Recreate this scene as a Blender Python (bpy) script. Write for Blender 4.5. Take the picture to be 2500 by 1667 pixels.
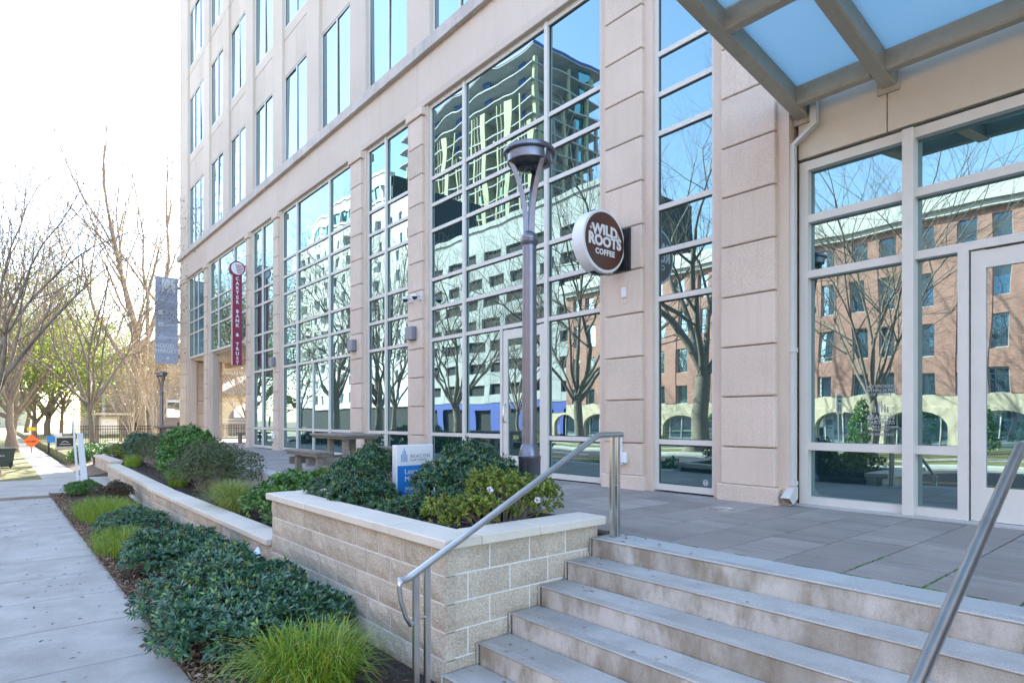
import bpy, math, random
import numpy as np
from mathutils import Vector, Matrix, Euler
R = math.radians
random.seed(7); rng = np.random.default_rng(7)
for o in list(bpy.data.objects): bpy.data.objects.remove(o)
scene = bpy.context.scene
COL = scene.collection
# Axes: X runs from the street into the building, Y runs along the facade away from the camera, Z up.
# Z = 0 is the plaza paving, the pavement lies about 0.92 m lower.

# ------------------------------------------------------------------ camera
cam = bpy.data.cameras.new('camera'); camo = bpy.data.objects.new('camera', cam); COL.objects.link(camo)
camo.location = (0, 0, 1.03); camo.rotation_euler = (R(90), 0, -R(40.212))
cam.sensor_width = 36; cam.lens = 21.595; cam.shift_y = 0.07596
cam.clip_start = 0.05; cam.clip_end = 3000
scene.camera = camo
# ------------------------------------------------------------------ light
SUN_EL = R(33); SUN_DIR = Vector((0.58*math.cos(SUN_EL), 0.815*math.cos(SUN_EL), math.sin(SUN_EL)))
SUN_AZ = math.atan2(0.58, 0.815)
world = bpy.data.worlds.new('World'); scene.world = world; world.use_nodes = True
wn = world.node_tree.nodes; wl = world.node_tree.links
sky = wn.new('ShaderNodeTexSky'); sky.sky_type = 'NISHITA'; sky.sun_disc = False
sky.sun_elevation = SUN_EL; sky.sun_rotation = SUN_AZ
sky.air_density = 1.0; sky.dust_density = 1.0; sky.ozone_density = 0.8; sky.altitude = 100
wl.new(sky.outputs['Color'], wn['Background'].inputs['Color']); wn['Background'].inputs['Strength'].default_value = 0.15
sun = bpy.data.lights.new('sun', 'SUN'); sun.energy = 4.6; sun.angle = R(0.5); sun.color = (1.0, 0.94, 0.84)
suno = bpy.data.objects.new('sun', sun); COL.objects.link(suno)
suno.rotation_euler = (-SUN_DIR).to_track_quat('-Z', 'Y').to_euler(); suno.location = (60, 85, 70)
scene.view_settings.view_transform = 'Standard'; scene.view_settings.look = 'None'
scene.view_settings.exposure = 2.68; scene.view_settings.gamma = 1.0
scene.render.engine = 'CYCLES'
scene.cycles.max_bounces = 6; scene.cycles.diffuse_bounces = 3; scene.cycles.glossy_bounces = 4; scene.cycles.transmission_bounces = 3; scene.cycles.transparent_max_bounces = 6

# ------------------------------------------------------------------ materials
MAT = {}
def newmat(name):
    m = bpy.data.materials.new(name); m.use_nodes = True
    nt = m.node_tree; b = nt.nodes['Principled BSDF']; MAT[name] = m
    return m, nt, b
def N(nt, t, **kw):
    n = nt.nodes.new(t)
    for k, v in kw.items():
        if k in n.inputs: n.inputs[k].default_value = v
        else: setattr(n, k, v)
    return n
def coords(nt, scale=(1, 1, 1), rand=True):
    tc = N(nt, 'ShaderNodeTexCoord'); mp = N(nt, 'ShaderNodeMapping'); mp.inputs['Scale'].default_value = scale
    if rand:
        oi = N(nt, 'ShaderNodeObjectInfo'); mu = N(nt, 'ShaderNodeMath', operation='MULTIPLY'); mu.inputs[1].default_value = 37.0
        ad = N(nt, 'ShaderNodeVectorMath', operation='ADD')
        nt.links.new(oi.outputs['Random'], mu.inputs[0]); nt.links.new(tc.outputs['Object'], ad.inputs[0]); nt.links.new(mu.outputs[0], ad.inputs[1])
        nt.links.new(ad.outputs[0], mp.inputs['Vector'])
    else: nt.links.new(tc.outputs['Object'], mp.inputs['Vector'])
    return mp.outputs['Vector']
def ramp(nt, fac, stops):
    r = N(nt, 'ShaderNodeValToRGB'); e = r.color_ramp.elements
    e[0].position, e[0].color = stops[0][0], (*stops[0][1], 1)
    e[1].position, e[1].color = stops[-1][0], (*stops[-1][1], 1)
    for p, c in stops[1:-1]:
        x = e.new(p); x.color = (*c, 1)
    nt.links.new(fac, r.inputs['Fac']); return r.outputs['Color']
def mixc(nt, fac, a, b, mode='MIX'):
    m = N(nt, 'ShaderNodeMix', data_type='RGBA', blend_type=mode)
    for i, v in ((0, fac), (6, a), (7, b)):
        if isinstance(v, (int, float)): m.inputs[i].default_value = v
        elif isinstance(v, tuple): m.inputs[i].default_value = (*v, 1)
        else: nt.links.new(v, m.inputs[i])
    return m.outputs[2]
def noise(nt, vec, scale, detail=4, rough=0.55, out='Fac'):
    n = N(nt, 'ShaderNodeTexNoise', Scale=scale, Detail=detail, Roughness=rough); nt.links.new(vec, n.inputs['Vector']); return n.outputs[out]
def bump(nt, b, h, dist, strength=1.0):
    n = N(nt, 'ShaderNodeBump', Strength=strength, Distance=dist); nt.links.new(h, n.inputs['Height']); nt.links.new(n.outputs[0], b.inputs['Normal'])
def vary(nt, col, amt):        # a little brightness difference from object to object
    oi = N(nt, 'ShaderNodeObjectInfo'); mr = N(nt, 'ShaderNodeMapRange'); mr.inputs[3].default_value = 1-amt; mr.inputs[4].default_value = 1+amt
    nt.links.new(oi.outputs['Random'], mr.inputs[0])
    h = N(nt, 'ShaderNodeHueSaturation'); nt.links.new(mr.outputs[0], h.inputs['Value']); nt.links.new(col, h.inputs['Color']); return h.outputs['Color']

def rocky(name, c0, c1, c2, speck=180, grain=0.0015, big=1.3, rough=0.85, var=0.04, streak=0.0, speckmix=0.35):
    m, nt, b = newmat(name); v = coords(nt)
    col = ramp(nt, noise(nt, v, big, 5), [(0.3, c0), (0.5, c1), (0.72, c2)])
    sp = noise(nt, v, speck, 2, 0.6)
    col = mixc(nt, speckmix, col, ramp(nt, sp, [(0.35, (0.18, 0.16, 0.15)), (0.5, (0.5, 0.5, 0.5)), (0.68, (0.86, 0.84, 0.8))]), 'OVERLAY')
    if streak:
        vs = coords(nt, (9, 9, 0.5)); st = noise(nt, vs, 1.0, 5, 0.7)
        col = mixc(nt, ramp(nt, st, [(0.52, (0, 0, 0)), (0.78, (streak,)*3)]), col, (0.17, 0.15, 0.13))
    nt.links.new(vary(nt, col, var), b.inputs['Base Color']); b.inputs['Roughness'].default_value = rough
    bump(nt, b, sp, grain); return m
rocky('stone', (0.546, 0.443, 0.355), (0.594, 0.484, 0.392), (0.641, 0.527, 0.435), 110, 0.0018, 0.7, var=0.04, streak=0.16, speckmix=0.32)
rocky('panel', (0.530, 0.440, 0.360), (0.562, 0.466, 0.387), (0.594, 0.498, 0.419), 90, 0.0006, 0.5, var=0.055, streak=0.15, speckmix=0.15)
rocky('ledge', (0.43, 0.38, 0.345), (0.51, 0.455, 0.41), (0.57, 0.50, 0.455), 60, 0.001, 2.0, var=0.03, streak=0.45, speckmix=0.25)
rocky('cap', (0.60, 0.54, 0.44), (0.66, 0.595, 0.495), (0.70, 0.635, 0.53), 160, 0.0006, 1.6, var=0.03, streak=0.06, speckmix=0.15)
rocky('mortar', (0.70, 0.685, 0.65), (0.75, 0.735, 0.70), (0.80, 0.785, 0.75), 120, 0.001, 2)
def blockmat():
    m, nt, b = newmat('block'); v = coords(nt)
    big = noise(nt, v, 3.0, 4); col = ramp(nt, big, [(0.3, (0.46, 0.385, 0.295)), (0.5, (0.545, 0.465, 0.365)), (0.7, (0.60, 0.525, 0.425))])
    g = noise(nt, v, 75, 3, 0.7)
    col = mixc(nt, 0.55, col, ramp(nt, g, [(0.3, (0.2, 0.18, 0.15)), (0.5, (0.5, 0.5, 0.5)), (0.7, (0.9, 0.88, 0.83))]), 'OVERLAY')
    nt.links.new(vary(nt, col, 0.07), b.inputs['Base Color']); b.inputs['Roughness'].default_value = 0.92
    md = noise(nt, v, 34, 6, 0.75); bump(nt, b, md, 0.014)
blockmat()
def concrete(name, c0, c1, c2, stain, stain_c, streak=(1, 1, 1), grain=0.0006, var=0.03):
    m, nt, b = newmat(name); v = coords(nt); vs = coords(nt, streak)
    col = ramp(nt, noise(nt, v, 1.6, 6, 0.6), [(0.3, c0), (0.5, c1), (0.7, c2)])
    st = noise(nt, vs, 2.2, 7, 0.68)
    col = mixc(nt, ramp(nt, st, [(0.43, (0, 0, 0)), (0.62, (stain,)*3)]), col, stain_c)
    bl = noise(nt, vs, 0.9, 3, 0.5)
    col = mixc(nt, ramp(nt, bl, [(0.50, (0, 0, 0)), (0.62, (stain*0.5,)*3)]), col, tuple(c*0.8 for c in stain_c))
    f = noise(nt, v, 140, 3, 0.6)
    col = mixc(nt, 0.25, col, ramp(nt, f, [(0.35, (0.25,)*3), (0.5, (0.5,)*3), (0.68, (0.8,)*3)]), 'OVERLAY')
    nt.links.new(vary(nt, col, var), b.inputs['Base Color']); b.inputs['Roughness'].default_value = 0.85; bump(nt, b, f, grain)
concrete('sidewalk', (0.375, 0.36, 0.33), (0.415, 0.40, 0.365), (0.455, 0.44, 0.40), 0.5, (0.28, 0.26, 0.225), var=0.04)
concrete('tread', (0.40, 0.385, 0.35), (0.445, 0.43, 0.395), (0.49, 0.475, 0.435), 0.5, (0.30, 0.275, 0.235))
concrete('riser', (0.46, 0.43, 0.38), (0.53, 0.50, 0.445), (0.59, 0.56, 0.505), 0.95, (0.27, 0.225, 0.165), (1.6, 1.6, 0.8))
concrete('kerbstone', (0.40, 0.41, 0.395), (0.44, 0.45, 0.435), (0.48, 0.49, 0.47), 0.25, (0.40, 0.40, 0.37))
def pavermat():
    m, nt, b = newmat('paver'); v = coords(nt); vs = coords(nt, (0.35, 7, 1))
    col = ramp(nt, noise(nt, v, 1.1, 5), [(0.3, (0.25, 0.215, 0.19)), (0.5, (0.295, 0.257, 0.228)), (0.7, (0.34, 0.298, 0.266))])
    st = noise(nt, coords(nt, (6, 0.5, 1)), 1.4, 4, 0.6)
    col = mixc(nt, ramp(nt, st, [(0.5, (0, 0, 0)), (0.64, (0.45,)*3)]), col, (0.15, 0.145, 0.15))
    f = noise(nt, v, 120, 3)
    col = mixc(nt, 0.25, col, ramp(nt, f, [(0.35, (0.25,)*3), (0.5, (0.5,)*3), (0.68, (0.8,)*3)]), 'OVERLAY')
    nt.links.new(vary(nt, col, 0.13), b.inputs['Base Color']); b.inputs['Roughness'].default_value = 0.7; bump(nt, b, f, 0.0006)
pavermat()
def plain(name, c, rough=0.5, metal=0.0, spec=0.5, noise_amt=0.0, nscale=4.0):
    m, nt, b = newmat(name); b.inputs['Roughness'].default_value = rough; b.inputs['Metallic'].default_value = metal
    b.inputs['Specular IOR Level'].default_value = spec
    v = coords(nt); f = noise(nt, v, nscale, 5, 0.6); a = max(noise_amt, 0.03)
    col = ramp(nt, f, [(0.3, tuple(x*(1-a) for x in c)), (0.7, tuple(min(1, x*(1+a)) for x in c))])
    nt.links.new(col, b.inputs['Base Color']); return m
plain('frame', (0.60, 0.58, 0.525), 0.45, 0.0)
plain('panel_metal', (0.56, 0.50, 0.395), 0.5)
plain('canopy', (0.40, 0.36, 0.275), 0.42, 0.0, noise_amt=0.08, nscale=9)
plain('gasket_shade_line', (0.02, 0.022, 0.025), 0.6)
plain('downspout', (0.54, 0.53, 0.49), 0.4)
plain('lamp_metal', (0.185, 0.19, 0.22), 0.36, 0.75, noise_amt=0.08, nscale=8)
plain('lamp_lens', (0.03, 0.03, 0.035), 0.12, 0.0)
plain('black', (0.012, 0.012, 0.014), 0.35)
plain('box_grey', (0.22, 0.225, 0.26), 0.45, 0.2)
plain('white_plastic', (0.68, 0.69, 0.70), 0.4)
plain('sign_white', (0.72, 0.72, 0.72), 0.35)
plain('sign_brown', (0.085, 0.028, 0.016), 0.3)
plain('carter_red', (0.21, 0.010, 0.055), 0.35)
plain('carter_pink', (0.60, 0.30, 0.28), 0.5)
plain('sdc_blue', (0.31, 0.36, 0.47), 0.4)
plain('sdc_text', (0.62, 0.66, 0.70), 0.4)
plain('sign_blue', (0.015, 0.19, 0.52), 0.35)
plain('sign_green', (0.14, 0.30, 0.06), 0.4)
plain('ink_grey', (0.16, 0.18, 0.20), 0.5)
plain('decal', (0.40, 0.42, 0.42), 0.6)
plain('orange', (0.85, 0.14, 0.01), 0.5)
plain('yellow', (0.75, 0.48, 0.02), 0.5)
plain('bin', (0.055, 0.075, 0.07), 0.5)
plain('paper', (0.68, 0.72, 0.80), 0.6)
plain('asphalt', (0.052, 0.052, 0.056), 0.85, noise_amt=0.2, nscale=30)
plain('paint_yellow', (0.60, 0.36, 0.03), 0.7, noise_amt=0.15)
plain('paint_white', (0.66, 0.66, 0.64), 0.7, noise_amt=0.15)
plain('bark', (0.22, 0.175, 0.135), 0.95, noise_amt=0.5, nscale=22)
plain('bark_grey', (0.17, 0.145, 0.115), 0.95, noise_amt=0.5, nscale=18)
plain('bark_pale', (0.42, 0.36, 0.29), 0.9, noise_amt=0.3, nscale=18)
plain('twig', (0.24, 0.195, 0.155), 0.95, noise_amt=0.3)
plain('lawn', (0.15, 0.145, 0.05), 0.95, noise_amt=0.5, nscale=2.5)
plain('earth', (0.17, 0.125, 0.085), 0.95, noise_amt=0.4, nscale=3)
plain('mulch', (0.045, 0.032, 0.025), 0.97, noise_amt=0.6, nscale=35)
plain('white_wall', (0.56, 0.56, 0.55), 0.8, noise_amt=0.04)
plain('grey_wall', (0.33, 0.345, 0.35), 0.8, noise_amt=0.15, nscale=0.4)
plain('cream_wall', (0.56, 0.48, 0.36), 0.85, noise_amt=0.06)
plain('tan_wall', (0.33, 0.25, 0.20), 0.9, noise_amt=0.06)
plain('roof_grey', (0.22, 0.20, 0.19), 0.9, noise_amt=0.1)
plain('tower_panel', (0.30, 0.295, 0.18), 0.7, noise_amt=0.06)
plain('tower_concrete', (0.20, 0.215, 0.215), 0.8, noise_amt=0.06)
plain('tower_blue', (0.03, 0.06, 0.30), 0.6)
plain('dark_room', (0.02, 0.021, 0.022), 0.9)
plain('fence_black', (0.012, 0.012, 0.012), 0.5)
plain('flower', (0.85, 0.83, 0.80), 0.6)
plain('kiosk_board', (0.55, 0.52, 0.44), 0.7)
def steel():
    m, nt, b = newmat('steel'); b.inputs['Metallic'].default_value = 1.0
    v = coords(nt, (1, 1, 1)); f = noise(nt, v, 6, 2)
    nt.links.new(ramp(nt, f, [(0.3, (0.50, 0.50, 0.50)), (0.7, (0.62, 0.62, 0.61))]), b.inputs['Base Color'])
    b.inputs['Roughness'].default_value = 0.3; b.inputs['Anisotropic'].default_value = 0.4
steel()
def wood():
    m, nt, b = newmat('wood'); v = coords(nt, (3, 0.35, 6)); f = noise(nt, v, 9, 6, 0.7)
    nt.links.new(vary(nt, ramp(nt, f, [(0.3, (0.145, 0.125, 0.10)), (0.5, (0.225, 0.195, 0.16)), (0.72, (0.31, 0.275, 0.23))]), 0.12), b.inputs['Base Color'])
    b.inputs['Roughness'].default_value = 0.85; bump(nt, b, f, 0.002)
wood()
def brick():
    m, nt, b = newmat('brick'); tc = N(nt, 'ShaderNodeTexCoord'); mp = N(nt, 'ShaderNodeMapping')
    mp.inputs['Rotation'].default_value = (R(90), 0, R(90))
    sx = N(nt, 'ShaderNodeSeparateXYZ'); cb = N(nt, 'ShaderNodeCombineXYZ')
    nt.links.new(tc.outputs['Object'], sx.inputs[0]); nt.links.new(sx.outputs['Y'], cb.inputs['X']); nt.links.new(sx.outputs['Z'], cb.inputs['Y'])
    br = N(nt, 'ShaderNodeTexBrick'); nt.links.new(cb.outputs[0], br.inputs['Vector'])
    br.inputs['Color1'].default_value = (0.41, 0.20, 0.155, 1); br.inputs['Color2'].default_value = (0.32, 0.145, 0.115, 1); br.inputs['Mortar'].default_value = (0.46, 0.38, 0.33, 1)
    br.inputs['Scale'].default_value = 4.2; br.inputs['Mortar Size'].default_value = 0.022; br.inputs['Row Height'].default_value = 0.32; br.inputs['Brick Width'].default_value = 0.95
    nt.links.new(br.outputs['Color'], b.inputs['Base Color']); b.inputs['Roughness'].default_value = 0.9
brick()
def glass(name, tint, dark, wav, scale, base=0.5):
    m = bpy.data.materials.new(name); m.use_nodes = True; nt = m.node_tree; MAT[name] = m
    nt.nodes.remove(nt.nodes['Principled BSDF']); out = nt.nodes['Material Output']
    gl = N(nt, 'ShaderNodeBsdfGlossy'); gl.inputs['Color'].default_value = (*tint, 1); gl.inputs['Roughness'].default_value = 0.0
    df = N(nt, 'ShaderNodeBsdfDiffuse'); df.inputs['Color'].default_value = (*dark, 1)
    v = coords(nt, (1, 1, 0.7)); h = noise(nt, v, scale, 1, 0.4)
    bp = N(nt, 'ShaderNodeBump', Strength=1.0, Distance=wav); nt.links.new(h, bp.inputs['Height']); nt.links.new(bp.outputs[0], gl.inputs['Normal'])
    fr = N(nt, 'ShaderNodeLayerWeight'); fr.inputs['Blend'].default_value = 0.35
    mr = N(nt, 'ShaderNodeMapRange'); mr.inputs[3].default_value = base; mr.inputs[4].default_value = 0.98
    nt.links.new(fr.outputs['Fresnel'], mr.inputs[0])
    mx = N(nt, 'ShaderNodeMixShader'); nt.links.new(mr.outputs[0], mx.inputs[0]); nt.links.new(df.outputs[0], mx.inputs[1]); nt.links.new(gl.outputs[0], mx.inputs[2])
    nt.links.new(mx.outputs[0], out.inputs['Surface'])
glass('glass', (0.66, 0.90, 0.92), (0.010, 0.030, 0.036), 0.0042, 0.9, 0.33)
glass('glass_upper', (0.70, 0.88, 0.98), (0.010, 0.025, 0.038), 0.011, 0.95, 0.46)
glass('glass_far', (0.75, 0.88, 1.0), (0.05, 0.10, 0.15), 0.001, 0.5, 0.6)
glass('glass_teal', (0.40, 0.80, 0.80), (0.02, 0.06, 0.06), 0.001, 0.5, 0.5)
def frosted():
    m = bpy.data.materials.new('frosted_glass'); m.use_nodes = True; nt = m.node_tree; MAT['frosted_glass'] = m
    nt.nodes.remove(nt.nodes['Principled BSDF']); out = nt.nodes['Material Output']
    tr = N(nt, 'ShaderNodeBsdfTranslucent'); tr.inputs['Color'].default_value = (0.52, 0.67, 0.72, 1)
    gl = N(nt, 'ShaderNodeBsdfGlossy'); gl.inputs['Roughness'].default_value = 0.15
    mx = N(nt, 'ShaderNodeMixShader'); mx.inputs[0].default_value = 0.06
    nt.links.new(tr.outputs[0], mx.inputs[1]); nt.links.new(gl.outputs[0], mx.inputs[2]); nt.links.new(mx.outputs[0], out.inputs['Surface'])
frosted()
def leafmat(name, stops, transl=0.3, rough=0.45, spec=0.5):
    m, nt, b = newmat(name); out = nt.nodes['Material Output']
    ge = N(nt, 'ShaderNodeNewGeometry'); col = ramp(nt, ge.outputs['Random Per Island'], stops)
    nt.links.new(col, b.inputs['Base Color']); b.inputs['Roughness'].default_value = rough; b.inputs['Specular IOR Level'].default_value = spec
    tr = N(nt, 'ShaderNodeBsdfTranslucent'); nt.links.new(col, tr.inputs['Color'])
    mx = N(nt, 'ShaderNodeMixShader'); mx.inputs[0].default_value = transl
    nt.links.new(b.outputs[0], mx.inputs[1]); nt.links.new(tr.outputs[0], mx.inputs[2]); nt.links.new(mx.outputs[0], out.inputs['Surface'])
leafmat('leaf_dark', [(0.0, (0.019, 0.065, 0.036)), (0.45, (0.036, 0.106, 0.049)), (0.85, (0.059, 0.154, 0.056)), (1.0, (0.162, 0.276, 0.049))], 0.15, 0.36, 0.55)
leafmat('leaf_blue', [(0.0, (0.025, 0.082, 0.054)), (0.5, (0.047, 0.134, 0.076)), (0.88, (0.082, 0.208, 0.086)), (1.0, (0.234, 0.378, 0.064))], 0.15, 0.33, 0.6)
leafmat('leaf_mid', [(0.0, (0.044, 0.127, 0.026)), (0.5, (0.074, 0.196, 0.040)), (0.9, (0.127, 0.270, 0.044)), (1.0, (0.240, 0.330, 0.044))], 0.25)
leafmat('leaf_light', [(0.0, (0.075, 0.135, 0.022)), (0.45, (0.150, 0.225, 0.030)), (0.75, (0.255, 0.315, 0.037)), (0.93, (0.390, 0.375, 0.060)), (1.0, (0.330, 0.195, 0.045))], 0.25)
leafmat('leaf_olive', [(0.0, (0.041, 0.073, 0.029)), (0.5, (0.073, 0.122, 0.039)), (0.85, (0.122, 0.171, 0.049)), (1.0, (0.211, 0.146, 0.049))], 0.2)
leafmat('leaf_red', [(0.0, (0.06, 0.05, 0.02)), (0.5, (0.09, 0.06, 0.03)), (0.85, (0.05, 0.06, 0.02)), (1.0, (0.25, 0.05, 0.03))], 0.2)
leafmat('grass_blade', [(0.0, (0.106, 0.210, 0.018)), (0.5, (0.196, 0.330, 0.024)), (0.85, (0.300, 0.406, 0.030)), (1.0, (0.540, 0.450, 0.090))], 0.3, 0.5)
leafmat('grass_pale', [(0.0, (0.110, 0.193, 0.028)), (0.5, (0.221, 0.304, 0.041)), (0.85, (0.373, 0.414, 0.097)), (1.0, (0.607, 0.524, 0.221))], 0.3, 0.5)
leafmat('leaf_gold', [(0.0, (0.156, 0.096, 0.030)), (0.5, (0.240, 0.162, 0.060)), (1.0, (0.276, 0.216, 0.084))], 0.5)
leafmat('leaf_tree', [(0.0, (0.08, 0.14, 0.02)), (0.5, (0.16, 0.24, 0.03)), (1.0, (0.34, 0.36, 0.06))], 0.5)
leafmat('dead_leaf', [(0.0, (0.115, 0.061, 0.038)), (0.5, (0.257, 0.155, 0.095)), (0.85, (0.392, 0.270, 0.176)), (1.0, (0.513, 0.392, 0.270))], 0.1, 0.8)
leafmat('bark_chip', [(0.0, (0.025, 0.018, 0.014)), (0.6, (0.075, 0.05, 0.036)), (1.0, (0.17, 0.115, 0.08))], 0.0, 0.9)

# ------------------------------------------------------------------ builders
def wloc(o):
    v = Vector((0, 0, 0))
    while o: v += o.location; o = o.parent
    return v
def tag(o, label=None, cat=None, group=None, kind=None):
    if label: o['label'] = label
    if cat: o['category'] = cat
    if group: o['group'] = group
    if kind: o['kind'] = kind
    return o
def thing(name, label, cat, loc=(0, 0, 0), group=None):
    o = bpy.data.objects.new(name, None); COL.objects.link(o); o.location = loc; o.empty_display_size = 0.1
    return tag(o, label, cat, group)
class MB:
    def __init__(s): s.v = []; s.f = []; s.smooth = False
    def box(s, x0, x1, y0, y1, z0, z1):
        i = len(s.v)
        s.v += [(x0, y0, z0), (x1, y0, z0), (x1, y1, z0), (x0, y1, z0), (x0, y0, z1), (x1, y0, z1), (x1, y1, z1), (x0, y1, z1)]
        s.f += [(i, i+3, i+2, i+1), (i+4, i+5, i+6, i+7), (i, i+1, i+5, i+4), (i+1, i+2, i+6, i+5), (i+2, i+3, i+7, i+6), (i+3, i, i+4, i+7)]
        return s
    def cbox(s, x0, x1, y0, y1, z0, z1, c=0.01):
        """box with chamfered edges"""
        i = len(s.v); P = {}
        xs = (x0, x1); ys = (y0, y1); zs = (z0, z1)
        for a in (0, 1):
            for b in (0, 1):
                for d in (0, 1):
                    X, Y, Z = xs[a], ys[b], zs[d]; ix = X+(c if a == 0 else -c); iy = Y+(c if b == 0 else -c); iz = Z+(c if d == 0 else -c)
                    P[a, b, d, 'x'] = len(s.v); s.v.append((X, iy, iz))
                    P[a, b, d, 'y'] = len(s.v); s.v.append((ix, Y, iz))
                    P[a, b, d, 'z'] = len(s.v); s.v.append((ix, iy, Z))
        q = s.f.append
        for a in (0, 1):
            t = [P[a, 0, 0, 'x'], P[a, 1, 0, 'x'], P[a, 1, 1, 'x'], P[a, 0, 1, 'x']]; q(tuple(t if a else t[::-1]))
            t = [P[0, a, 0, 'y'], P[1, a, 0, 'y'], P[1, a, 1, 'y'], P[0, a, 1, 'y']]; q(tuple(t[::-1] if a else t))
            t = [P[0, 0, a, 'z'], P[1, 0, a, 'z'], P[1, 1, a, 'z'], P[0, 1, a, 'z']]; q(tuple(t if a else t[::-1]))
        for a in (0, 1):
            for b in (0, 1):
                q((P[a, b, 0, 'x'], P[a, b, 1, 'x'], P[a, b, 1, 'y'], P[a, b, 0, 'y']))
                q((P[a, 0, b, 'x'], P[a, 1, b, 'x'], P[a, 1, b, 'z'], P[a, 0, b, 'z']))
                q((P[0, a, b, 'y'], P[1, a, b, 'y'], P[1, a, b, 'z'], P[0, a, b, 'z']))
                for d in (0, 1): q((P[a, b, d, 'x'], P[a, b, d, 'y'], P[a, b, d, 'z']))
        return s
    def poly_extrude(s, pts, axis, a0, a1):
        """pts: 2-D outline; axis 'y': pts are (x,z) swept in y; 'z': (x,y) swept in z; 'x': (y,z) swept in x"""
        i = len(s.v); n = len(pts)
        mk = {'y': lambda p, a: (p[0], a, p[1]), 'z': lambda p, a: (p[0], p[1], a), 'x': lambda p, a: (a, p[0], p[1])}[axis]
        s.v += [mk(p, a0) for p in pts]+[mk(p, a1) for p in pts]
        s.f += [tuple(range(i, i+n)), tuple(range(i+2*n-1, i+n-1, -1))]
        s.f += [(i+k, i+n+k, i+n+(k+1) % n, i+(k+1) % n) for k in range(n)]
        return s
    def lathe(s, prof, c=(0, 0, 0), seg=24, fn=None):
        """prof: (r, z) list; fn(theta) scales r"""
        i = len(s.v)
        for r, z in prof:
            for k in range(seg):
                t = 2*math.pi*k/seg; rr = r*(fn(t) if fn else 1); s.v.append((c[0]+rr*math.cos(t), c[1]+rr*math.sin(t), c[2]+z))
        for j in range(len(prof)-1):
            for k in range(seg): s.f.append((i+j*seg+k, i+j*seg+(k+1) % seg, i+(j+1)*seg+(k+1) % seg, i+(j+1)*seg+k))
        s.f.append(tuple(i+k for k in range(seg))[::-1]); s.f.append(tuple(i+(len(prof)-1)*seg+k for k in range(seg)))
        return s
    def tube(s, pts, rad, sides=8, cap=True):
        pts = [Vector(p) for p in pts]; n = len(pts); rr = rad if isinstance(rad, (list, tuple)) else [rad]*n
        i = len(s.v); t0 = (pts[1]-pts[0]).normalized(); up = Vector((0, 0, 1)) if abs(t0.z) < 0.9 else Vector((1, 0, 0))
        a = t0.cross(up).normalized()
        for k, p in enumerate(pts):
            t = (pts[min(k+1, n-1)]-pts[max(k-1, 0)]).normalized(); a = (a-t*a.dot(t)).normalized(); b = t.cross(a)
            for j in range(sides):
                w = 2*math.pi*j/sides; q = p+(a*math.cos(w)+b*math.sin(w))*rr[k]; s.v.append(q[:])
        for k in range(n-1):
            for j in range(sides): s.f.append((i+k*sides+j, i+k*sides+(j+1) % sides, i+(k+1)*sides+(j+1) % sides, i+(k+1)*sides+j))
        if cap: s.f.append(tuple(i+j for j in range(sides))[::-1]); s.f.append(tuple(i+(n-1)*sides+j for j in range(sides)))
        return s
    def mesh(s, name, mat, off=(0, 0, 0), smooth=None):
        me = bpy.data.meshes.new(name); v = [(a-off[0], b-off[1], c-off[2]) for a, b, c in s.v]
        me.from_pydata(v, [], s.f); me.materials.append(MAT[mat] if isinstance(mat, str) else mat)
        if s.smooth if smooth is None else smooth: me.polygons.foreach_set('use_smooth', [True]*len(me.polygons))
        me.update(); return me
    def build(s, name, mat, parent=None, smooth=None, at=None):
        """vertices are in world coordinates; at: the object's own origin"""
        base = wloc(parent) if parent else Vector((0, 0, 0)); org = Vector(at) if at is not None else base
        o = bpy.data.objects.new(name, s.mesh(name, mat, org, smooth)); COL.objects.link(o); o.parent = parent; o.location = org-base
        return o
def place(name, me, loc, parent=None, rot=None, scale=None):
    o = bpy.data.objects.new(name, me); COL.objects.link(o); o.parent = parent
    o.location = Vector(loc)-(wloc(parent) if parent else Vector((0, 0, 0)))
    if rot: o.rotation_euler = rot
    if scale: o.scale = scale
    return o
def smooth_by_angle(o, deg=40):
    me = o.data; me.polygons.foreach_set('use_smooth', [True]*len(me.polygons))
    try: me.set_sharp_from_angle(angle=R(deg))
    except Exception: pass
    return o
def npmesh(name, V, F, mat):
    """V (n,3), F (m,k) arrays"""
    me = bpy.data.meshes.new(name); k = F.shape[1]; me.vertices.add(len(V)); me.vertices.foreach_set('co', V.astype(np.float32).ravel())
    me.loops.add(F.size); me.loops.foreach_set('vertex_index', F.astype(np.int32).ravel())
    me.polygons.add(len(F)); me.polygons.foreach_set('loop_start', np.arange(0, F.size, k, dtype=np.int32))
    me.materials.append(MAT[mat]); me.update(calc_edges=True); return me
def text(name, s, size, loc, facing, mat, parent, extrude=0.002, bold=0.0, align='CENTER', sx=1.0, warp=None, spacing=1.0):
    c = bpy.data.curves.new(name, 'FONT'); c.body = s; c.size = size; c.extrude = extrude; c.offset = bold; c.align_x = align; c.align_y = 'CENTER'; c.resolution_u = 3; c.space_character = spacing
    t = bpy.data.objects.new('tmp', c); COL.objects.link(t); bpy.context.view_layer.update()
    me = bpy.data.meshes.new_from_object(t.evaluated_get(bpy.context.evaluated_depsgraph_get())); bpy.data.objects.remove(t)
    me.materials.clear(); me.materials.append(MAT[mat])
    for v in me.vertices:
        v.co.x *= sx
        if warp: v.co.x, v.co.y = warp(v.co.x, v.co.y)
    o = place(name, me, loc, parent, rot={'-u': (R(90), 0, 0), '-n': (R(90), 0, R(-90)), '+u': (R(90), 0, R(180)), '+n': (R(90), 0, R(90))}[facing])
    return o

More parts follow.
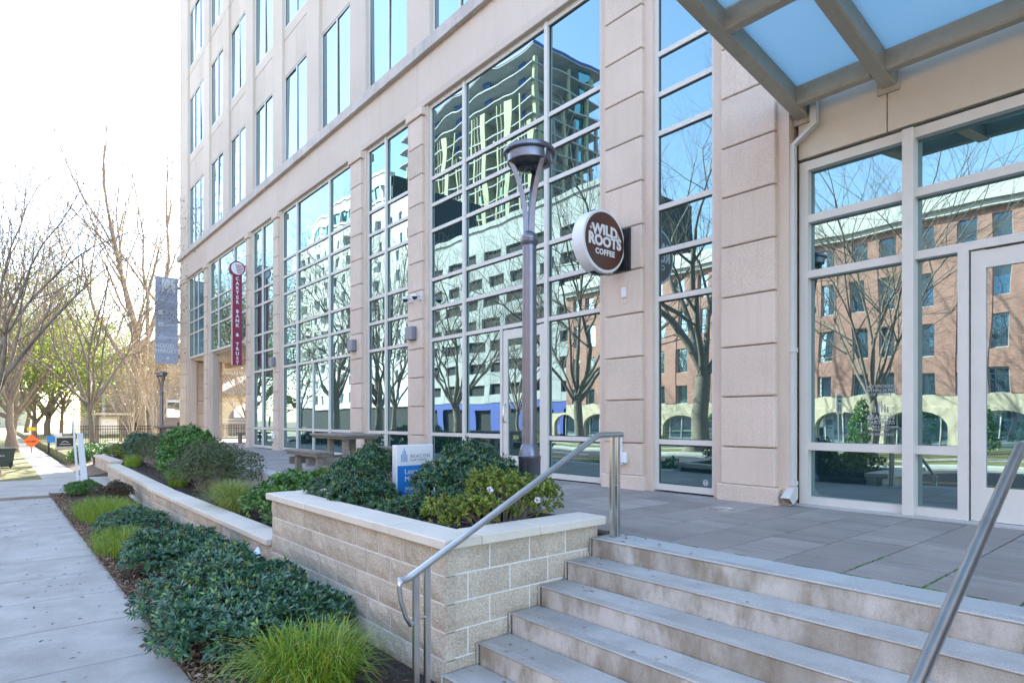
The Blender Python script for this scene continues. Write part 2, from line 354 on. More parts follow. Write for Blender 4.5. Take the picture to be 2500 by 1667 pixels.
# ================================================================== SETTING
G = -0.92
def struct(o, kind='structure'): o['kind'] = kind; return o
mb = MB(); s = 1500.0; mb.v += [(-s, -s, -1.12), (s, -s, -1.12), (s, s, -1.12), (-s, s, -1.12)]; mb.f.append((0, 1, 2, 3)); struct(mb.build('ground', 'earth'))
struct(MB().box(-14.6, -1.8, -200, 400, -1.2, -1.05).build('road', 'asphalt'))
for x in (-8.32, -8.08): 
    struct(MB().box(x-0.06, x+0.06, -120, 200, -1.049, -1.045).build('road_marking', 'paint_yellow'))
for x in (-2.3, -14.1, -5.3, -11.2):
    if x in (-2.3, -14.1): struct(MB().box(x-0.06, x+0.06, -120, 200, -1.049, -1.045).build('road_marking', 'paint_white'))
    else:
        for y in range(-60, 120, 12):
            struct(MB().box(x-0.06, x+0.06, y, y+3, -1.049, -1.045).build('road_marking', 'paint_white'))
struct(MB().cbox(-1.8, -1.6, -200, 18.6, -1.2, -0.93, 0.02).build('kerb', 'kerbstone'))
struct(MB().cbox(-1.8, -1.6, 26.2, 300, -1.2, -0.93, 0.02).build('kerb', 'kerbstone'))
struct(MB().cbox(-15.3, -14.6, -200, 300, -1.2, -0.90, 0.02).build('kerb', 'kerbstone'))
struct(MB().box(-34, -15.3, -200, 400, -1.2, -0.92).build('lawn_across', 'lawn'))
struct(MB().box(-20.2, -18.4, -200, 400, -1.0, -0.912).build('path_across', 'sidewalk'))
# near pavement: slabs 1.2 m long with tooled joints, on a dark bed
pav = struct(MB().box(-0.9, 1.14, -14, 19.9, -1.1, G-0.012).build('pavement', 'earth'))
slab = MB().cbox(-1.02, 1.02, -0.592, 0.592, -0.06, 0, 0.010).mesh('slab', 'sidewalk')
y = -13.25+0.55
while y < 19.5:
    place('pavement_slab', slab, (0.12, y, G+random.uniform(-0.0015, 0.0015)), pav); y += 1.2
struct(MB().box(-1.6, -0.9, -60, 18.6, -1.1, G-0.01).build('verge', 'lawn'))
# landing in front of the steps
struct(MB().box(1.14, 2.2, -14, 3.2, -1.1, G-0.004).build('step_landing', 'sidewalk'))
struct(MB().box(-1.6, 30, 19.9, 25.2, -1.1, -0.93).build('driveway', 'sidewalk'))
far = struct(MB().box(1.25, 2.35, 25.2, 300, -1.1, -0.96).build('far_pavement', 'earth'))
fs = MB().cbox(-0.55, 0.55, -0.745, 0.745, -0.06, 0, 0.008).mesh('slab', 'sidewalk')
for k in range(40): place('pavement_slab', fs, (1.8, 26.0+k*1.5, -0.945), far)
struct(MB().box(-1.6, 1.25, 25.2, 300, -1.1, -0.95).build('far_verge', 'lawn'))
mb = MB(); mb.poly_extrude([(2.35, -1.1), (2.35, -0.94), (3.4, -0.72), (6, -0.45), (30, -0.35), (30, -1.1)], 'y', 25.3, 33.0); struct(mb.build('mulch_bank', 'earth'))
struct(MB().box(2.6, 80, 33.0, 200, -1.1, -0.62).build('park_lawn', 'lawn'))
# planting bed in front of the walls
struct(MB().box(1.14, 2.5, 3.2, 19.9, -1.1, -0.895).build('planting_bed', 'mulch'))
struct(MB().box(2.702, 4.6, 7.25, 14.45, -1.1, -0.44).build('terrace_soil', 'mulch'))
struct(MB().box(3.105, 4.6, 14.45, 30, -1.1, -0.47).build('terrace_soil', 'mulch'))
struct(MB().box(2.7, 4.32, 3.92, 7.1, -1.1, 0.075).build('planter_soil', 'mulch'))

# plaza: pavers 0.47 m wide in strips running away from the steps, each one a piece
plaza = struct(MB().box(4.32, 7.6, -6, 34.3, -1.1, -0.02).build('plaza', 'earth'))
struct(MB().box(7.6, 13.2, 24.0, 34.3, -1.1, -0.004).build('arcade_floor', 'sidewalk'))
pm = {}
def paver_mesh(L):
    L = round(L, 2)
    if L not in pm: pm[L] = MB().cbox(-L/2+0.0045, L/2-0.0045, -0.2305, 0.2305, -0.04, 0, 0.005).mesh('paver', 'paver')
    return pm[L]
strips = []
k = 0
for j in range(-6, 66):
    y0 = 1.72+0.47*j
    if y0 > 33.6: break
    x = 4.34; off = random.choice([0.3, 0.45, 0.6, 0.9]); first = True
    while x < 7.30:
        L = off if first else random.choice([0.9, 0.9, 0.6]); first = False
        if x+L > 7.34: L = max(0.12, 7.34-x)
        strips.append((y0+0.235, x+L/2, L)); x += L
strips.sort(key=lambda t: abs(t[0]-2.5)); far_mb = MB()
for i, (yc, xc, L) in enumerate(strips):
    if i < 240: place('paver', paver_mesh(L), (xc, yc, random.uniform(-0.002, 0.0015)), plaza)
    else: far_mb.cbox(xc-L/2+0.003, xc+L/2-0.003, yc-0.232, yc+0.232, -0.04, random.uniform(-0.002, 0.001), 0.004)
tag(far_mb.build('far_pavers', 'paver', plaza), kind='stuff')
struct(MB().cbox(4.05, 4.325, 7.3, 33.5, -0.6, 0.004, 0.01).build('plaza_edge_kerb', 'kerbstone'))

mo = MB()
for y0 in (1.25, 1.72):
    L = random.uniform(0.25, 0.8); x0 = 4.35+random.uniform(0, 0.15)
    for k in range(int(L/0.05)):
        if random.random() < 0.75: mo.cbox(x0+0.05*k, x0+0.05*k+random.uniform(0.03, 0.05), y0-0.005-random.uniform(0, 0.003), y0+0.005+random.uniform(0, 0.003), -0.01, random.uniform(0.001, 0.004), 0.001)
for k in range(24):
    y = 0.3+random.random()*3.4; mo.cbox(4.331, 4.345+random.uniform(0, 0.004), y, y+random.uniform(0.04, 0.12), -0.01, random.uniform(0.001, 0.004), 0.001)
o = mo.build('joint_moss', 'leaf_mid', plaza); o['kind'] = 'stuff'
# ------------------------------------------------------------------ steps
steps = thing('front_steps', 'grey stained concrete steps rising from the pavement to the paved plaza', 'steps', (2.4, 1.0, G))
NX = [3.99, 3.685, 3.38, 3.07, 2.755, 2.44]; RZ = [0.0, -0.157, -0.314, -0.471, -0.628, -0.785]
for i, (x, z) in enumerate(zip(NX, RZ)):
    x1 = 4.335 if i == 0 else NX[i-1]+0.012
    zb = RZ[i+1] if i < 5 else G
    st = MB().cbox(x+0.012, x1, -3.5, 3.652-0.002*i, zb-0.06, z-0.012, 0.006).build('step', 'riser', steps)
    MB().cbox(x, x1-(0.014 if i else 0.0), -3.5, 3.654, z-0.012, z, 0.005).build('tread', 'tread' if i else 'kerbstone', st)
    nb = MB()
    for k in range(3): nb.box(x+0.018+k*0.022, x+0.032+k*0.022, -3.48, 3.63, z-0.001, z+0.0022)
    for k in range(190): 
        yy = -3.47+k*0.0372; nb.box(x+0.016, x+0.080, yy, yy+0.010, z-0.001, z+0.003)
    nb.build('nosing_strip', 'tread', st)
    sl = MB().cbox(x-0.006, x+0.012, 3.655, 3.667, zb, z-0.004, 0.003).build('joint_sealant', 'riser', st)

# ------------------------------------------------------------------ block walls
def rough_block(L, H=0.189, D=0.09, seed=0):
    """split face block: front face is a rough grid, facing -x; size L along y"""
    r = random.Random(seed); m = MB(); ny, nz = 5, 3; i0 = len(m.v)
    for a in range(ny+1):
        for b in range(nz+1):
            e = a in (0, ny) or b in (0, nz)
            x = 0.004 if e else r.uniform(-0.014, 0.002)
            m.v.append((x, -L/2+L*a/ny, -H/2+H*b/nz))
    for a in range(ny):
        for b in range(nz):
            p = i0+a*(nz+1)+b; m.f.append((p, p+1, p+nz+2, p+nz+1))
    ring = [a*(nz+1) for a in range(ny+1)]+[ny*(nz+1)+b for b in range(1, nz+1)]+[a*(nz+1)+nz for a in range(ny-1, -1, -1)]+[b for b in range(nz-1, 0, -1)]
    j0 = len(m.v)
    for p in ring: m.v.append((D, m.v[p][1], m.v[p][2]))
    n = len(ring)
    for k in range(n): m.f.append((ring[k], ring[(k+1) % n], j0+(k+1) % n, j0+k))
    return m.mesh('block', 'block')
BM = {}
def block_mesh(L):
    L = round(L, 2); v = random.randrange(4)
    if (L, v) not in BM: BM[L, v] = rough_block(L, seed=v+int(L*100))
    return BM[L, v]
def block_run(parent, p0, p1, ztop, courses, start_half=0, stepfn=None):
    """blocks along p0 -> p1 (2-D); the rough face looks to the left of the walk p0->p1"""
    p0 = Vector(p0); p1 = Vector(p1); d = (p1-p0); Ltot = d.length; d.normalize()
    ang = math.atan2(d.y, d.x)-math.pi/2
    for c in range(courses):
        z = ztop-0.203*(c+0.5); t = 0.0; first = True
        while t < Ltot-0.03:
            L = 0.193 if (first and (c+start_half) % 2) else 0.393
            first = False; L = min(L, Ltot-t-0.007)
            if L < 0.04: break
            m = p0+d*(t+L/2)
            if stepfn is None or stepfn(m, z): place('block', block_mesh(L), (m.x, m.y, z), parent, rot=(0, 0, ang))
            t += L+0.014
def cap_run(parent, x0, x1, pts, z0, z1):
    for a, b in zip(pts[:-1], pts[1:]): MB().cbox(x0, x1, a+0.002, b-0.002, z0, z1, 0.008).build('cap_stone', 'cap', parent)
# near planter
pl = thing('near_planter_wall', 'tall block planter wall with pale cap beside the steps', 'planter', (2.5, 5.4, G))
MB().box(2.4845, 2.72, 3.6895, 7.24, G-0.1, 0.103).build('mortar_core', 'mortar', pl)
MB().box(2.722, 4.1, 3.6895, 3.93, G-0.1, 0.103).build('mortar_core', 'mortar', pl)
MB().box(2.722, 4.2, 7.02, 7.23, G-0.1, 0.103).build('mortar_core', 'mortar', pl)
def above_steps(m, z):
    for x, zz in zip(NX, RZ):
        if m.x > x-0.2: return z+0.30 > zz
    return True
block_run(pl, (2.475, 3.665), (2.475, 7.25), 0.103, 5, 1)                     # street side; rough face looks to -x
block_run(pl, (4.11, 3.68), (2.485, 3.68), 0.103, 5, 0, above_steps)           # beside the steps; looks to -y
block_run(pl, (2.485, 7.255), (4.2, 7.255), 0.103, 3, 0)
cap_run(pl, 2.42, 2.76, [3.60, 4.42, 5.3, 6.15, 6.98, 7.30], 0.105, 0.178)
for a, b in ((2.762, 3.35), (3.35, 4.14)): MB().cbox(a+0.002, b-0.002, 3.60, 3.94, 0.105, 0.178, 0.008).build('cap_stone', 'cap', pl)
for a, b in ((2.762, 3.5), (3.5, 4.25)): MB().cbox(a+0.002, b-0.002, 6.98, 7.30, 0.105, 0.178, 0.008).build('cap_stone', 'cap', pl)
MB().cbox(4.14, 4.318, 5.05, 7.0, -0.3, 0.16, 0.01).build('back_kerb', 'cap', pl)
# middle terrace wall
pl2 = thing('middle_planter_wall', 'long low block planter wall with pale cap, next down the slope from the tall one', 'planter', (2.5, 10.8, G))
MB().box(2.4845, 2.70, 7.26, 14.40, G-0.1, -0.437).build('mortar_core', 'mortar', pl2)
block_run(pl2, (2.475, 7.28), (2.475, 14.43), -0.437, 3, 0)
block_run(pl2, (2.485, 14.43), (2.9, 14.43), -0.437, 3, 0)
cap_run(pl2, 2.42, 2.76, [7.27, 8.1, 8.95, 9.8, 10.65, 11.5, 12.35, 13.2, 14.48], -0.435, -0.362)
# far terrace wall
pl3 = thing('far_planter_wall', 'lowest block planter wall with pale cap, beyond the middle one towards the driveway', 'planter', (2.8, 19, G))
mb = MB(); mb.poly_extrude([(2.6395, 14.5), (2.90, 14.5), (3.10, 24.0), (2.9245, 24.0)], 'z', G-0.1, -0.512); mb.build('mortar_core', 'mortar', pl3)
block_run(pl3, (2.63, 14.5), (2.915, 24.0), -0.512, 2, 1)
for k in range(11):
    ya = 14.46+k*0.868; yb = ya+0.864; xa = 2.575+(ya-14.5)*0.03; xb = 2.575+(yb-14.5)*0.03
    MB().poly_extrude([(xa, ya), (xa+0.34, ya), (xb+0.34, yb), (xb, yb)], 'z', -0.51, -0.437).build('cap_stone', 'cap', pl3)
pl4 = thing('end_planter_wall', 'short block wall end with pale cap behind the bright yellow shrub', 'planter', (3.3, 26, G))
MB().box(3.05, 3.30, 24.1, 28.6, G-0.1, -0.412).build('mortar_core', 'mortar', pl4)
block_run(pl4, (3.03, 24.1), (3.03, 28.6), -0.412, 2, 1); block_run(pl4, (3.03, 28.62), (6.5, 28.62), -0.412, 2, 0)
cap_run(pl4, 2.98, 3.32, [24.05, 24.95, 25.9, 26.8, 27.7, 28.68], -0.41, -0.337)

# ================================================================== OFFICE BUILDING
B = thing('office_building', 'large beige stone office building with tall grid windows and reflective glass', 'building', (7.3, 16, 0))
MB().box(7.62, 30, -25, 34.4, 3.99, 27.0).build('upper_core', 'dark_room', B)
MB().box(7.62, 30, -25, 24.0, -1.1, 3.985).build('lower_core', 'dark_room', B)
MB().box(13.2, 30, 24.005, 34.4, -1.1, 3.985).build('arcade_back_wall', 'panel', B)
MB().box(7.64, 13.18, 24.005, 24.2, 0.0, 3.98).build('arcade_side_wall', 'panel', B)
MB().box(7.45, 13.18, 24.22, 34.2, 3.90, 3.985).build('arcade_ceiling', 'panel', B)
for x in (9.2, 11.2): MB().box(x, x+0.35, 24.22, 34.2, 3.62, 3.897).build('ceiling_beam', 'panel', B)
MB().box(7.7, 29.9, -24, 34.3, 27.0, 27.4).build('roof', 'roof_grey', B)
MB().box(7.24, 30, 34.405, 34.62, 3.99, 27.6).build('end_wall', 'panel', B)
MB().box(13.2, 30, 34.405, 34.62, -1.1, 3.985).build('end_wall', 'panel', B)
ROWS = [0.71, 2.76, 3.44, 4.07, 5.14, 5.70, 6.28]
GP = {}
def pane(parent, x, y0, y1, z0, z1, mat='glass', jit=0.12):
    key = (round(y1-y0, 3), round(z1-z0, 3), mat)
    if key not in GP: a, b = key[0]/2, key[1]/2; GP[key] = MB().box(-0.006, 0.006, -a, a, -b, b).mesh('pane', mat)
    return place('pane', GP[key], (x, (y0+y1)/2, (z0+z1)/2), parent, rot=(0, R(random.gauss(0, jit)), R(random.gauss(0, jit))))
def window(name, y0, y1, z0, z1, mulls, rows, xf=7.32, xg=7.365, fw=0.06, mw=0.042, tw=0.036, mat='glass', mproud=0.02, subs=(), skip=(), jit=0.12):
    """frame mesh + one pane object for each light"""
    m = MB(); xb = xg+0.06
    m.box(xf, xb, y0, y0+fw, z0, z1); m.box(xf, xb, y1-fw, y1, z0, z1)
    m.box(xf+0.003, xb-0.003, y0+fw, y1-fw, z1-0.15 if z1 > 7.5 and z1 < 8.5 else z1-fw, z1-0.001); m.box(xf+0.003, xb-0.003, y0+fw, y1-fw, z0+0.001, z0+0.09)
    ys = [y0+fw]+sum([[c-mw, c+mw] for c in mulls], [])+[y1-fw]
    for c in mulls: m.box(xf-mproud, xb+0.002, c-mw, c+mw, z0+0.002, z1-0.002)
    for (c, za, zb) in subs: m.box(xf+0.001, xb-0.002, c-0.03, c+0.03, za+tw, zb-tw)
    lights = []
    for i in range(0, len(ys), 2):
        a, b = ys[i], ys[i+1]
        zt = [z0+0.09]+sum([[z-tw, z+tw] for z in rows if (i//2, z) not in skip], [])+[z1-(0.15 if z1 > 7.5 and z1 < 8.5 else fw)]
        for z in rows:
            if (i//2, z) not in skip: m.box(xf+0.006, xb-0.006, a, b, z-tw, z+tw)
        for k in range(0, len(zt), 2): lights.append((a, b, zt[k], zt[k+1]))
    w = m.build(name, 'frame', B); gk = MB()
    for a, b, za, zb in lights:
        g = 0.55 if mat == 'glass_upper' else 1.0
        gk.box(xg-0.014, xg-0.004, a, b, zb-0.022*g, zb); gk.box(xg-0.014, xg-0.004, a, b, za, za+0.010*g); gk.box(xg-0.0145, xg-0.0045, b-0.014*g, b, za+0.01, zb-0.022*g); gk.box(xg-0.0145, xg-0.0045, a, a+0.008*g, za+0.01, zb-0.022*g)  # black pane seals, also painting in shade beside frames and, thicker, under transoms
    tag(gk.build('gasket_shade_line', 'gasket_shade_line', w), kind='stuff')
    for a, b, za, zb in lights:
        cuts = [c for c, sa, sb in subs if a < c < b and sa-0.1 <= za and zb <= sb+0.1]
        e = [a]+sum([[c-0.03, c+0.03] for c in cuts], [])+[b]
        for k in range(0, len(e), 2): pane(w, xg, e[k]-0.004, e[k+1]+0.004, za-0.004, zb+0.004, mat, jit)
    return w
# ground storey windows
window('window', 4.47, 5.46, 0.02, 7.97, [], ROWS)
wD = window('window', 6.45, 11.45, 0.02, 7.97, [7.735, 10.165], ROWS, subs=[(8.98, 0.02, 2.76)], skip=[(1, 0.71)])
for k, (yb, zb, hb) in enumerate(((9.57, 0.71, 0.0),)): MB().box(7.327, 7.473, 9.015, 10.11, 0.668, 0.752).build('sill_rail', 'frame', B)
window('window', 12.30, 14.38, 0.02, 7.97, [13.41], ROWS)
window('window', 15.27, 20.40, 0.02, 7.97, [16.69, 19.13], ROWS, subs=[(17.91, 0.02, 2.76)])
window('window', 21.11, 23.40, 0.02, 7.97, [22.36], ROWS)
window('window', 24.04, 29.22, 3.97, 7.97, [25.70, 27.93], [5.14, 5.70, 6.28], mw=0.035)
window('window', 29.99, 33.05, 3.97, 7.97, [31.36, 32.16], [5.14, 5.70, 6.28], mw=0.03, mproud=0.0)
# coffee shop door in the wide window
dm = MB(); y0, y1 = 7.80, 8.93
dm.box(7.335, 7.40, y0, y0+0.12, 0.03, 2.70); dm.box(7.335, 7.40, y1-0.12, y1, 0.03, 2.70); dm.box(7.336, 7.399, y0+0.12, y1-0.12, 2.52, 2.69); dm.box(7.336, 7.399, y0+0.12, y1-0.12, 0.03, 0.36)
dr = dm.build('door', 'frame', B); pane(dr, 7.372, y0+0.11, y1-0.11, 0.35, 2.53)
h = MB(); h.tube([(7.33, 8.86, 0.98), (7.28, 8.86, 0.99), (7.27, 8.86, 1.10), (7.28, 8.86, 1.30), (7.33, 8.86, 1.31)], 0.013, 8); h.build('handle', 'steel', dr, smooth=True)
# pillars with a channelled stone course every 0.64 m
JZ = [0.04, 0.68, 1.315, 1.95, 2.59, 3.235, 3.875, 4.51, 5.15, 5.79, 6.435, 7.07, 7.71]
def pillar(y0, y1, joints=JZ, cap=True, core_x1=7.62, base=True, inset=0.14):
    p = MB().box(7.27, core_x1, y0, y1, -0.02, 7.92 if cap else joints[-1]).build('pillar', 'stone', B)
    a, b = y0+inset, y1-inset
    for k in range(len(joints)-1):
        z0 = joints[k]; z1 = joints[k+1]
        if k == 0 and base: z0 = 0.20
        MB().cbox(7.198, 7.30, a, b, z0+0.007, z1-0.007, 0.012).build('stone_block', 'stone', p, at=(7.25, (a+b)/2, z0))
    if base: MB().cbox(7.175, 7.31, a-0.05, b+0.05, -0.015, 0.205, 0.012).build('plinth', 'stone', p, at=(7.25, a, 0))
    if cap: MB().cbox(7.155, 7.31, a-0.055, b+0.055, 7.71, 7.90, 0.012).build('capital', 'stone', p, at=(7.25, a, 7.71))
    return p
for y0, y1 in ((5.46, 6.45), (11.45, 12.30), (14.38, 15.27), (20.40, 21.11), (23.40, 24.04), (29.22, 29.99)): pillar(y0, y1)
pc = pillar(33.05, 34.55)
MB().box(7.64, 8.9, 33.3, 34.5, -0.5, 3.90).build('corner_pier', 'stone', B)
for k in range(6):
    z0 = JZ[k]; z1 = min(JZ[k+1], 3.88); MB().cbox(7.70, 8.86, 33.22, 33.32, z0+0.01, z1-0.01, 0.012).build('stone_block', 'stone', pc, at=(8.2, 33.2, z0))
JA = JZ[:9]
pillar(3.47, 4.47, JZ, True)
# arcade returns on the inner sides of the openings
for y0, y1 in ((24.04, 24.2), (29.0, 29.22), (29.99, 30.12), (32.9, 33.05)): MB().box(7.36, 7.62, y0, y1, 0, 3.96).build('jamb', 'panel', B)
# band above the windows, lintel lip and ledge
JB = [2.9, 11.85, 20.80, 29.70, 34.66]
for a, b in zip(JB[:-1], JB[1:]):
    MB().cbox(7.25, 7.62, a+0.004, b-0.004, 7.975, 8.99, 0.004).build('band_panel', 'panel', B, at=(7.3, a, 8))
    MB().cbox(7.225, 7.40, a+0.004, b-0.004, 7.905, 8.06, 0.01).build('lintel', 'panel', B, at=(7.3, a, 7.9))
for a, b in zip([2.9, 7.4, 11.85, 16.3, 20.8, 25.2, 29.7], [7.4, 11.85, 16.3, 20.8, 25.2, 29.7, 34.78]):
    MB().cbox(7.13, 7.62, a+0.003, b-0.003, 8.985, 9.255, 0.008).build('ledge_stone', 'ledge', B, at=(7.3, a, 9))
MB().cbox(7.13, 30, 34.625, 34.78, 8.985, 9.255, 0.008).build('ledge_return', 'ledge', B)
MB().box(7.25, 7.62, -25, 2.88, 5.3, 27).build('blank_wall', 'panel', B)
# upper storeys
UW = [(3.35, 5.35), (6.35, 8.35), (9.36, 11.36), (12.33, 14.36), (15.26, 17.30), (18.22, 20.28), (21.18, 23.25), (24.12, 26.24), (27.06, 29.18), (30.12, 33.05)]
FL = [(9.25, 12.25), (13.80, 16.57), (18.08, 20.75), (22.40, 25.1)]
MB().box(7.50, 7.62, 2.9, 34.4, 9.25, 27).build('backing_wall', 'dark_room', B)
edges = [2.9]+[v for w in UW for v in w]+[34.62]
for i in range(0, len(edges), 2):
    a, b = edges[i], edges[i+1]
    for z0, z1 in ((9.25, 17.64), (17.65, 27.0)): MB().cbox(7.25, 7.60, a, b, z0, z1-0.006, 0.006).build('pier_panel', 'panel', B, at=(7.3, a, z0))
for (a, b) in UW:
    nm = 3 if b-a > 2.2 else 2
    for fi, (z0, z1) in enumerate(FL):
        mu = [a+(b-a)*k/nm for k in range(1, nm)]
        window('upper_window', a+0.002, b-0.002, z0, z1, mu, [], xf=7.345, xg=7.385, fw=0.045, mw=0.028, mat='glass_upper', mproud=0.0, jit=0.35)
        zs = FL[fi+1][0] if fi < 3 else 27.0; zj = zs-0.35
        for k in range(nm):
            ya = a+(b-a)*k/nm+0.004; yb = a+(b-a)*(k+1)/nm-0.004
            MB().box(7.335, 7.50, ya, yb, z1+0.004, zj-0.006).build('spandrel_panel', 'panel', B, at=(7.4, ya, z1)); MB().box(7.327, 7.50, ya, yb, zj+0.004, zs-0.004).build('spandrel_panel', 'panel', B, at=(7.4, ya, zj))
# storefront under the canopy
sf = MB(); xf, xb = 7.43, 7.60
for y0, y1, zt in ((3.32, 3.42, 4.11), (1.74, 1.83, 2.714), (-1.2, -1.1, 4.11), (0.42, 0.52, 2.714)): sf.box(xf, xb, y0, y1, 0.02, zt)
sf.box(xf-0.02, xb+0.002, 0.02, 0.12, 2.75, 4.10)
sf.box(xf-0.05, xb+0.002, 2.205, 2.31, 0.02, 4.10)
for z0, z1 in ((0.02, 0.11), (0.665, 0.755), (2.715, 2.80), (3.375, 3.465), (4.00, 4.108)):
    sf.box(xf+0.004, xb-0.004, 2.31, 3.32, z0, z1); sf.box(xf+0.004, xb-0.004, 1.83 if z0 < 2.6 else 0.12, 2.205, z0, z1)
    if z0 > 2.6: sf.box(xf+0.004, xb-0.004, -1.1, 0.02, z0, z1)
SF = sf.build('storefront', 'frame', B)
for y0, y1 in ((2.306, 3.324), (1.826, 2.209)):
    for z0, z1 in ((0.11, 0.665), (0.755, 2.715))+(((2.80, 3.375), (3.465, 4.0)) if y0 > 2.3 else ()): pane(SF, 7.53, y0, y1, z0-0.004, z1+0.004, jit=0.07)
for y0, y1 in ((0.116, 2.209), (-1.104, 0.024)):
    for z0, z1 in ((2.80, 3.375), (3.465, 4.0)): pane(SF, 7.53, y0, y1, z0-0.004, z1+0.004, jit=0.07)
for y0, y1 in ((0.53, 1.725), (-1.09, 0.41)):
    d = MB(); d.box(7.455, 7.52, y0, y0+0.12, 0.025, 2.70); d.box(7.455, 7.52, y1-0.12, y1, 0.025, 2.70); d.box(7.456, 7.519, y0+0.12, y1-0.12, 2.52, 2.695); d.box(7.456, 7.519, y0+0.12, y1-0.12, 0.028, 0.36)
    dd = d.build('door', 'frame', B); pane(dd, 7.49, y0+0.115, y1-0.115, 0.355, 2.525, jit=0.05)
MB().box(7.36, 7.62, -1.3, 3.46, -0.015, 0.022).build('threshold', 'kerbstone', B)
for a, b in ((2.465, 3.42), (0.6, 2.455), (-1.3, 0.59)): MB().cbox(7.40, 7.60, a, b, 4.14, 5.25, 0.006).build('fascia_panel', 'panel_metal', B, at=(7.4, a, 4.14))
# lettering on the glass
DEC = [('NO SMOKING', 0.046, 1.395), ('WITHIN 25 FEET', 0.046, 1.35), ('OF ENTRY', 0.046, 1.305), ('BEACON', 0.068, 1.05), ('PARTNERS', 0.058, 0.995), ('LEASED & MANAGED', 0.030, 0.945), ('704.597.7757', 0.032, 0.912), ('NO SOLICITING', 0.036, 0.862)]
for s_, sz, z in DEC: text('glass_lettering', s_, sz, (7.518, 2.56, z), '-n', 'decal', SF, 0.0004, 0.0005)
lm = MB()
for k, hh in enumerate((0.06, 0.09, 0.12, 0.09, 0.06)): lm.box(7.517, 7.5185, 2.61-0.03*k, 2.62-0.03*k, 1.11, 1.11+hh)
tag(lm.build('glass_emblem', 'decal', SF), kind='stuff')
tb = MB(); tb.lathe([(0.042, 0.0), (0.042, 0.0008)], seg=20); te = place('glass_emblem', tb.mesh('emblem', 'decal'), (7.357, 4.65, 0.175), wD, rot=(0, R(-90), 0))
text('glass_lettering', 'T', 0.07, (7.355, 4.65, 0.175), '-n', 'ink_grey', wD, 0.0003, 0.002)
text('glass_lettering', 'ENTRY >', 0.06, (7.362, 8.35, 1.33), '-n', 'decal', dr, 0.0004)

# ------------------------------------------------------------------ canopy
C = thing('entrance_canopy', 'sloping steel canopy with frosted glass panels over the storefront doors', 'canopy', (7.4, 1.5, 4.6))
SL = 0.15
def cz(x): return 4.60+(7.40-x)*SL
def beam_n(y, x0=3.9, x1=7.41, w=0.15, h=0.26, name='beam'):
    m = MB(); i = 0; c = 0.018
    pr = [(y-w/2+c, 0), (y+w/2-c, 0), (y+w/2, c), (y+w/2, h-c), (y+w/2-c, h), (y-w/2+c, h), (y-w/2, h-c), (y-w/2, c)]
    for x in (x0, x1): m.v += [(x, p[0], cz(x)+p[1]) for p in pr]
    n = 8; m.f += [tuple(range(n))[::-1], tuple(range(n, 2*n))]+[(k, (k+1) % n, n+(k+1) % n, n+k) for k in range(n)]
    return m.build(name, 'canopy', C)
def beam_u(x, y0, y1, w=0.13, h=0.24, name='purlin'):
    m = MB(); c = 0.016; z = cz(x)+0.012
    m.poly_extrude([(x-w/2+c, z), (x+w/2-c, z), (x+w/2, z+c), (x+w/2, z+h), (x-w/2, z+h), (x-w/2, z+c)], 'y', y0, y1); return m.build(name, 'canopy', C)
BY = [3.36, 2.44, 0.95, -0.55]
for y in BY: beam_n(y)
for a, b in zip(BY[:-1], BY[1:]):
    for x in (7.13, 5.60, 4.05):
        beam_u(x, b+0.076, a-0.076)
    for xa, xb in ((7.055, 5.68), (5.52, 4.13)):
        m = MB(); g = 0.20
        m.v += [(xb, b+0.08, cz(xb)+g), (xa, b+0.08, cz(xa)+g), (xa, a-0.08, cz(xa)+g), (xb, a-0.08, cz(xb)+g)]; m.v += [(x, y, z+0.012) for x, y, z in m.v]
        m.f += [(0, 1, 2, 3), (7, 6, 5, 4), (0, 4, 5, 1), (1, 5, 6, 2), (2, 6, 7, 3), (3, 7, 4, 0)]; m.build('glass_panel', 'frosted_glass', C)
for y in BY: MB().cbox(7.37, 7.405, y-0.11, y+0.11, 4.55, 4.90, 0.005).build('wall_plate', 'canopy', C)
# downspout
ds = thing('downspout', 'white square downspout beside the storefront with open shoe at the paving', 'downspout', (7.36, 3.45, 0))
def sqpipe(pts, w, name, par=ds):
    m = MB()
    for p, q in zip(pts[:-1], pts[1:]):
        i = len(m.v)
        for (x, y, z), dz in ((p, 0), (q, 0)): m.v += [(x-w/2, y-w/2, z), (x+w/2, y-w/2, z), (x+w/2, y+w/2, z), (x-w/2, y+w/2, z)]
        m.f += [(i, i+1, i+2, i+3)[::-1], (i+4, i+5, i+6, i+7)]+[(i+k, i+(k+1) % 4, i+4+(k+1) % 4, i+4+k) for k in range(4)]
    return m.build(name, 'downspout', par)
sqpipe([(7.33, 3.455, 0.20), (7.33, 3.455, 4.30), (7.33, 3.20, 4.47), (7.33, 3.20, 4.85)], 0.072, 'pipe')
for z in (1.83, 0.24): MB().cbox(7.282, 7.378, 3.407, 3.503, z, z+0.055, 0.004).build('pipe_band', 'downspout', ds)
m = MB(); m.v += [(7.285, 3.41, 0.22), (7.375, 3.41, 0.22), (7.375, 3.50, 0.22), (7.285, 3.50, 0.22), (7.13, 3.40, 0.10), (7.22, 3.40, 0.02), (7.22, 3.51, 0.02), (7.13, 3.51, 0.10), (7.375, 3.41, 0.08), (7.375, 3.50, 0.08)]
m.f += [(0, 3, 7, 4), (0, 4, 5, 8, 1), (3, 2, 9, 6, 7), (1, 8, 9, 2), (5, 6, 9, 8)]; m.build('shoe', 'downspout', ds)

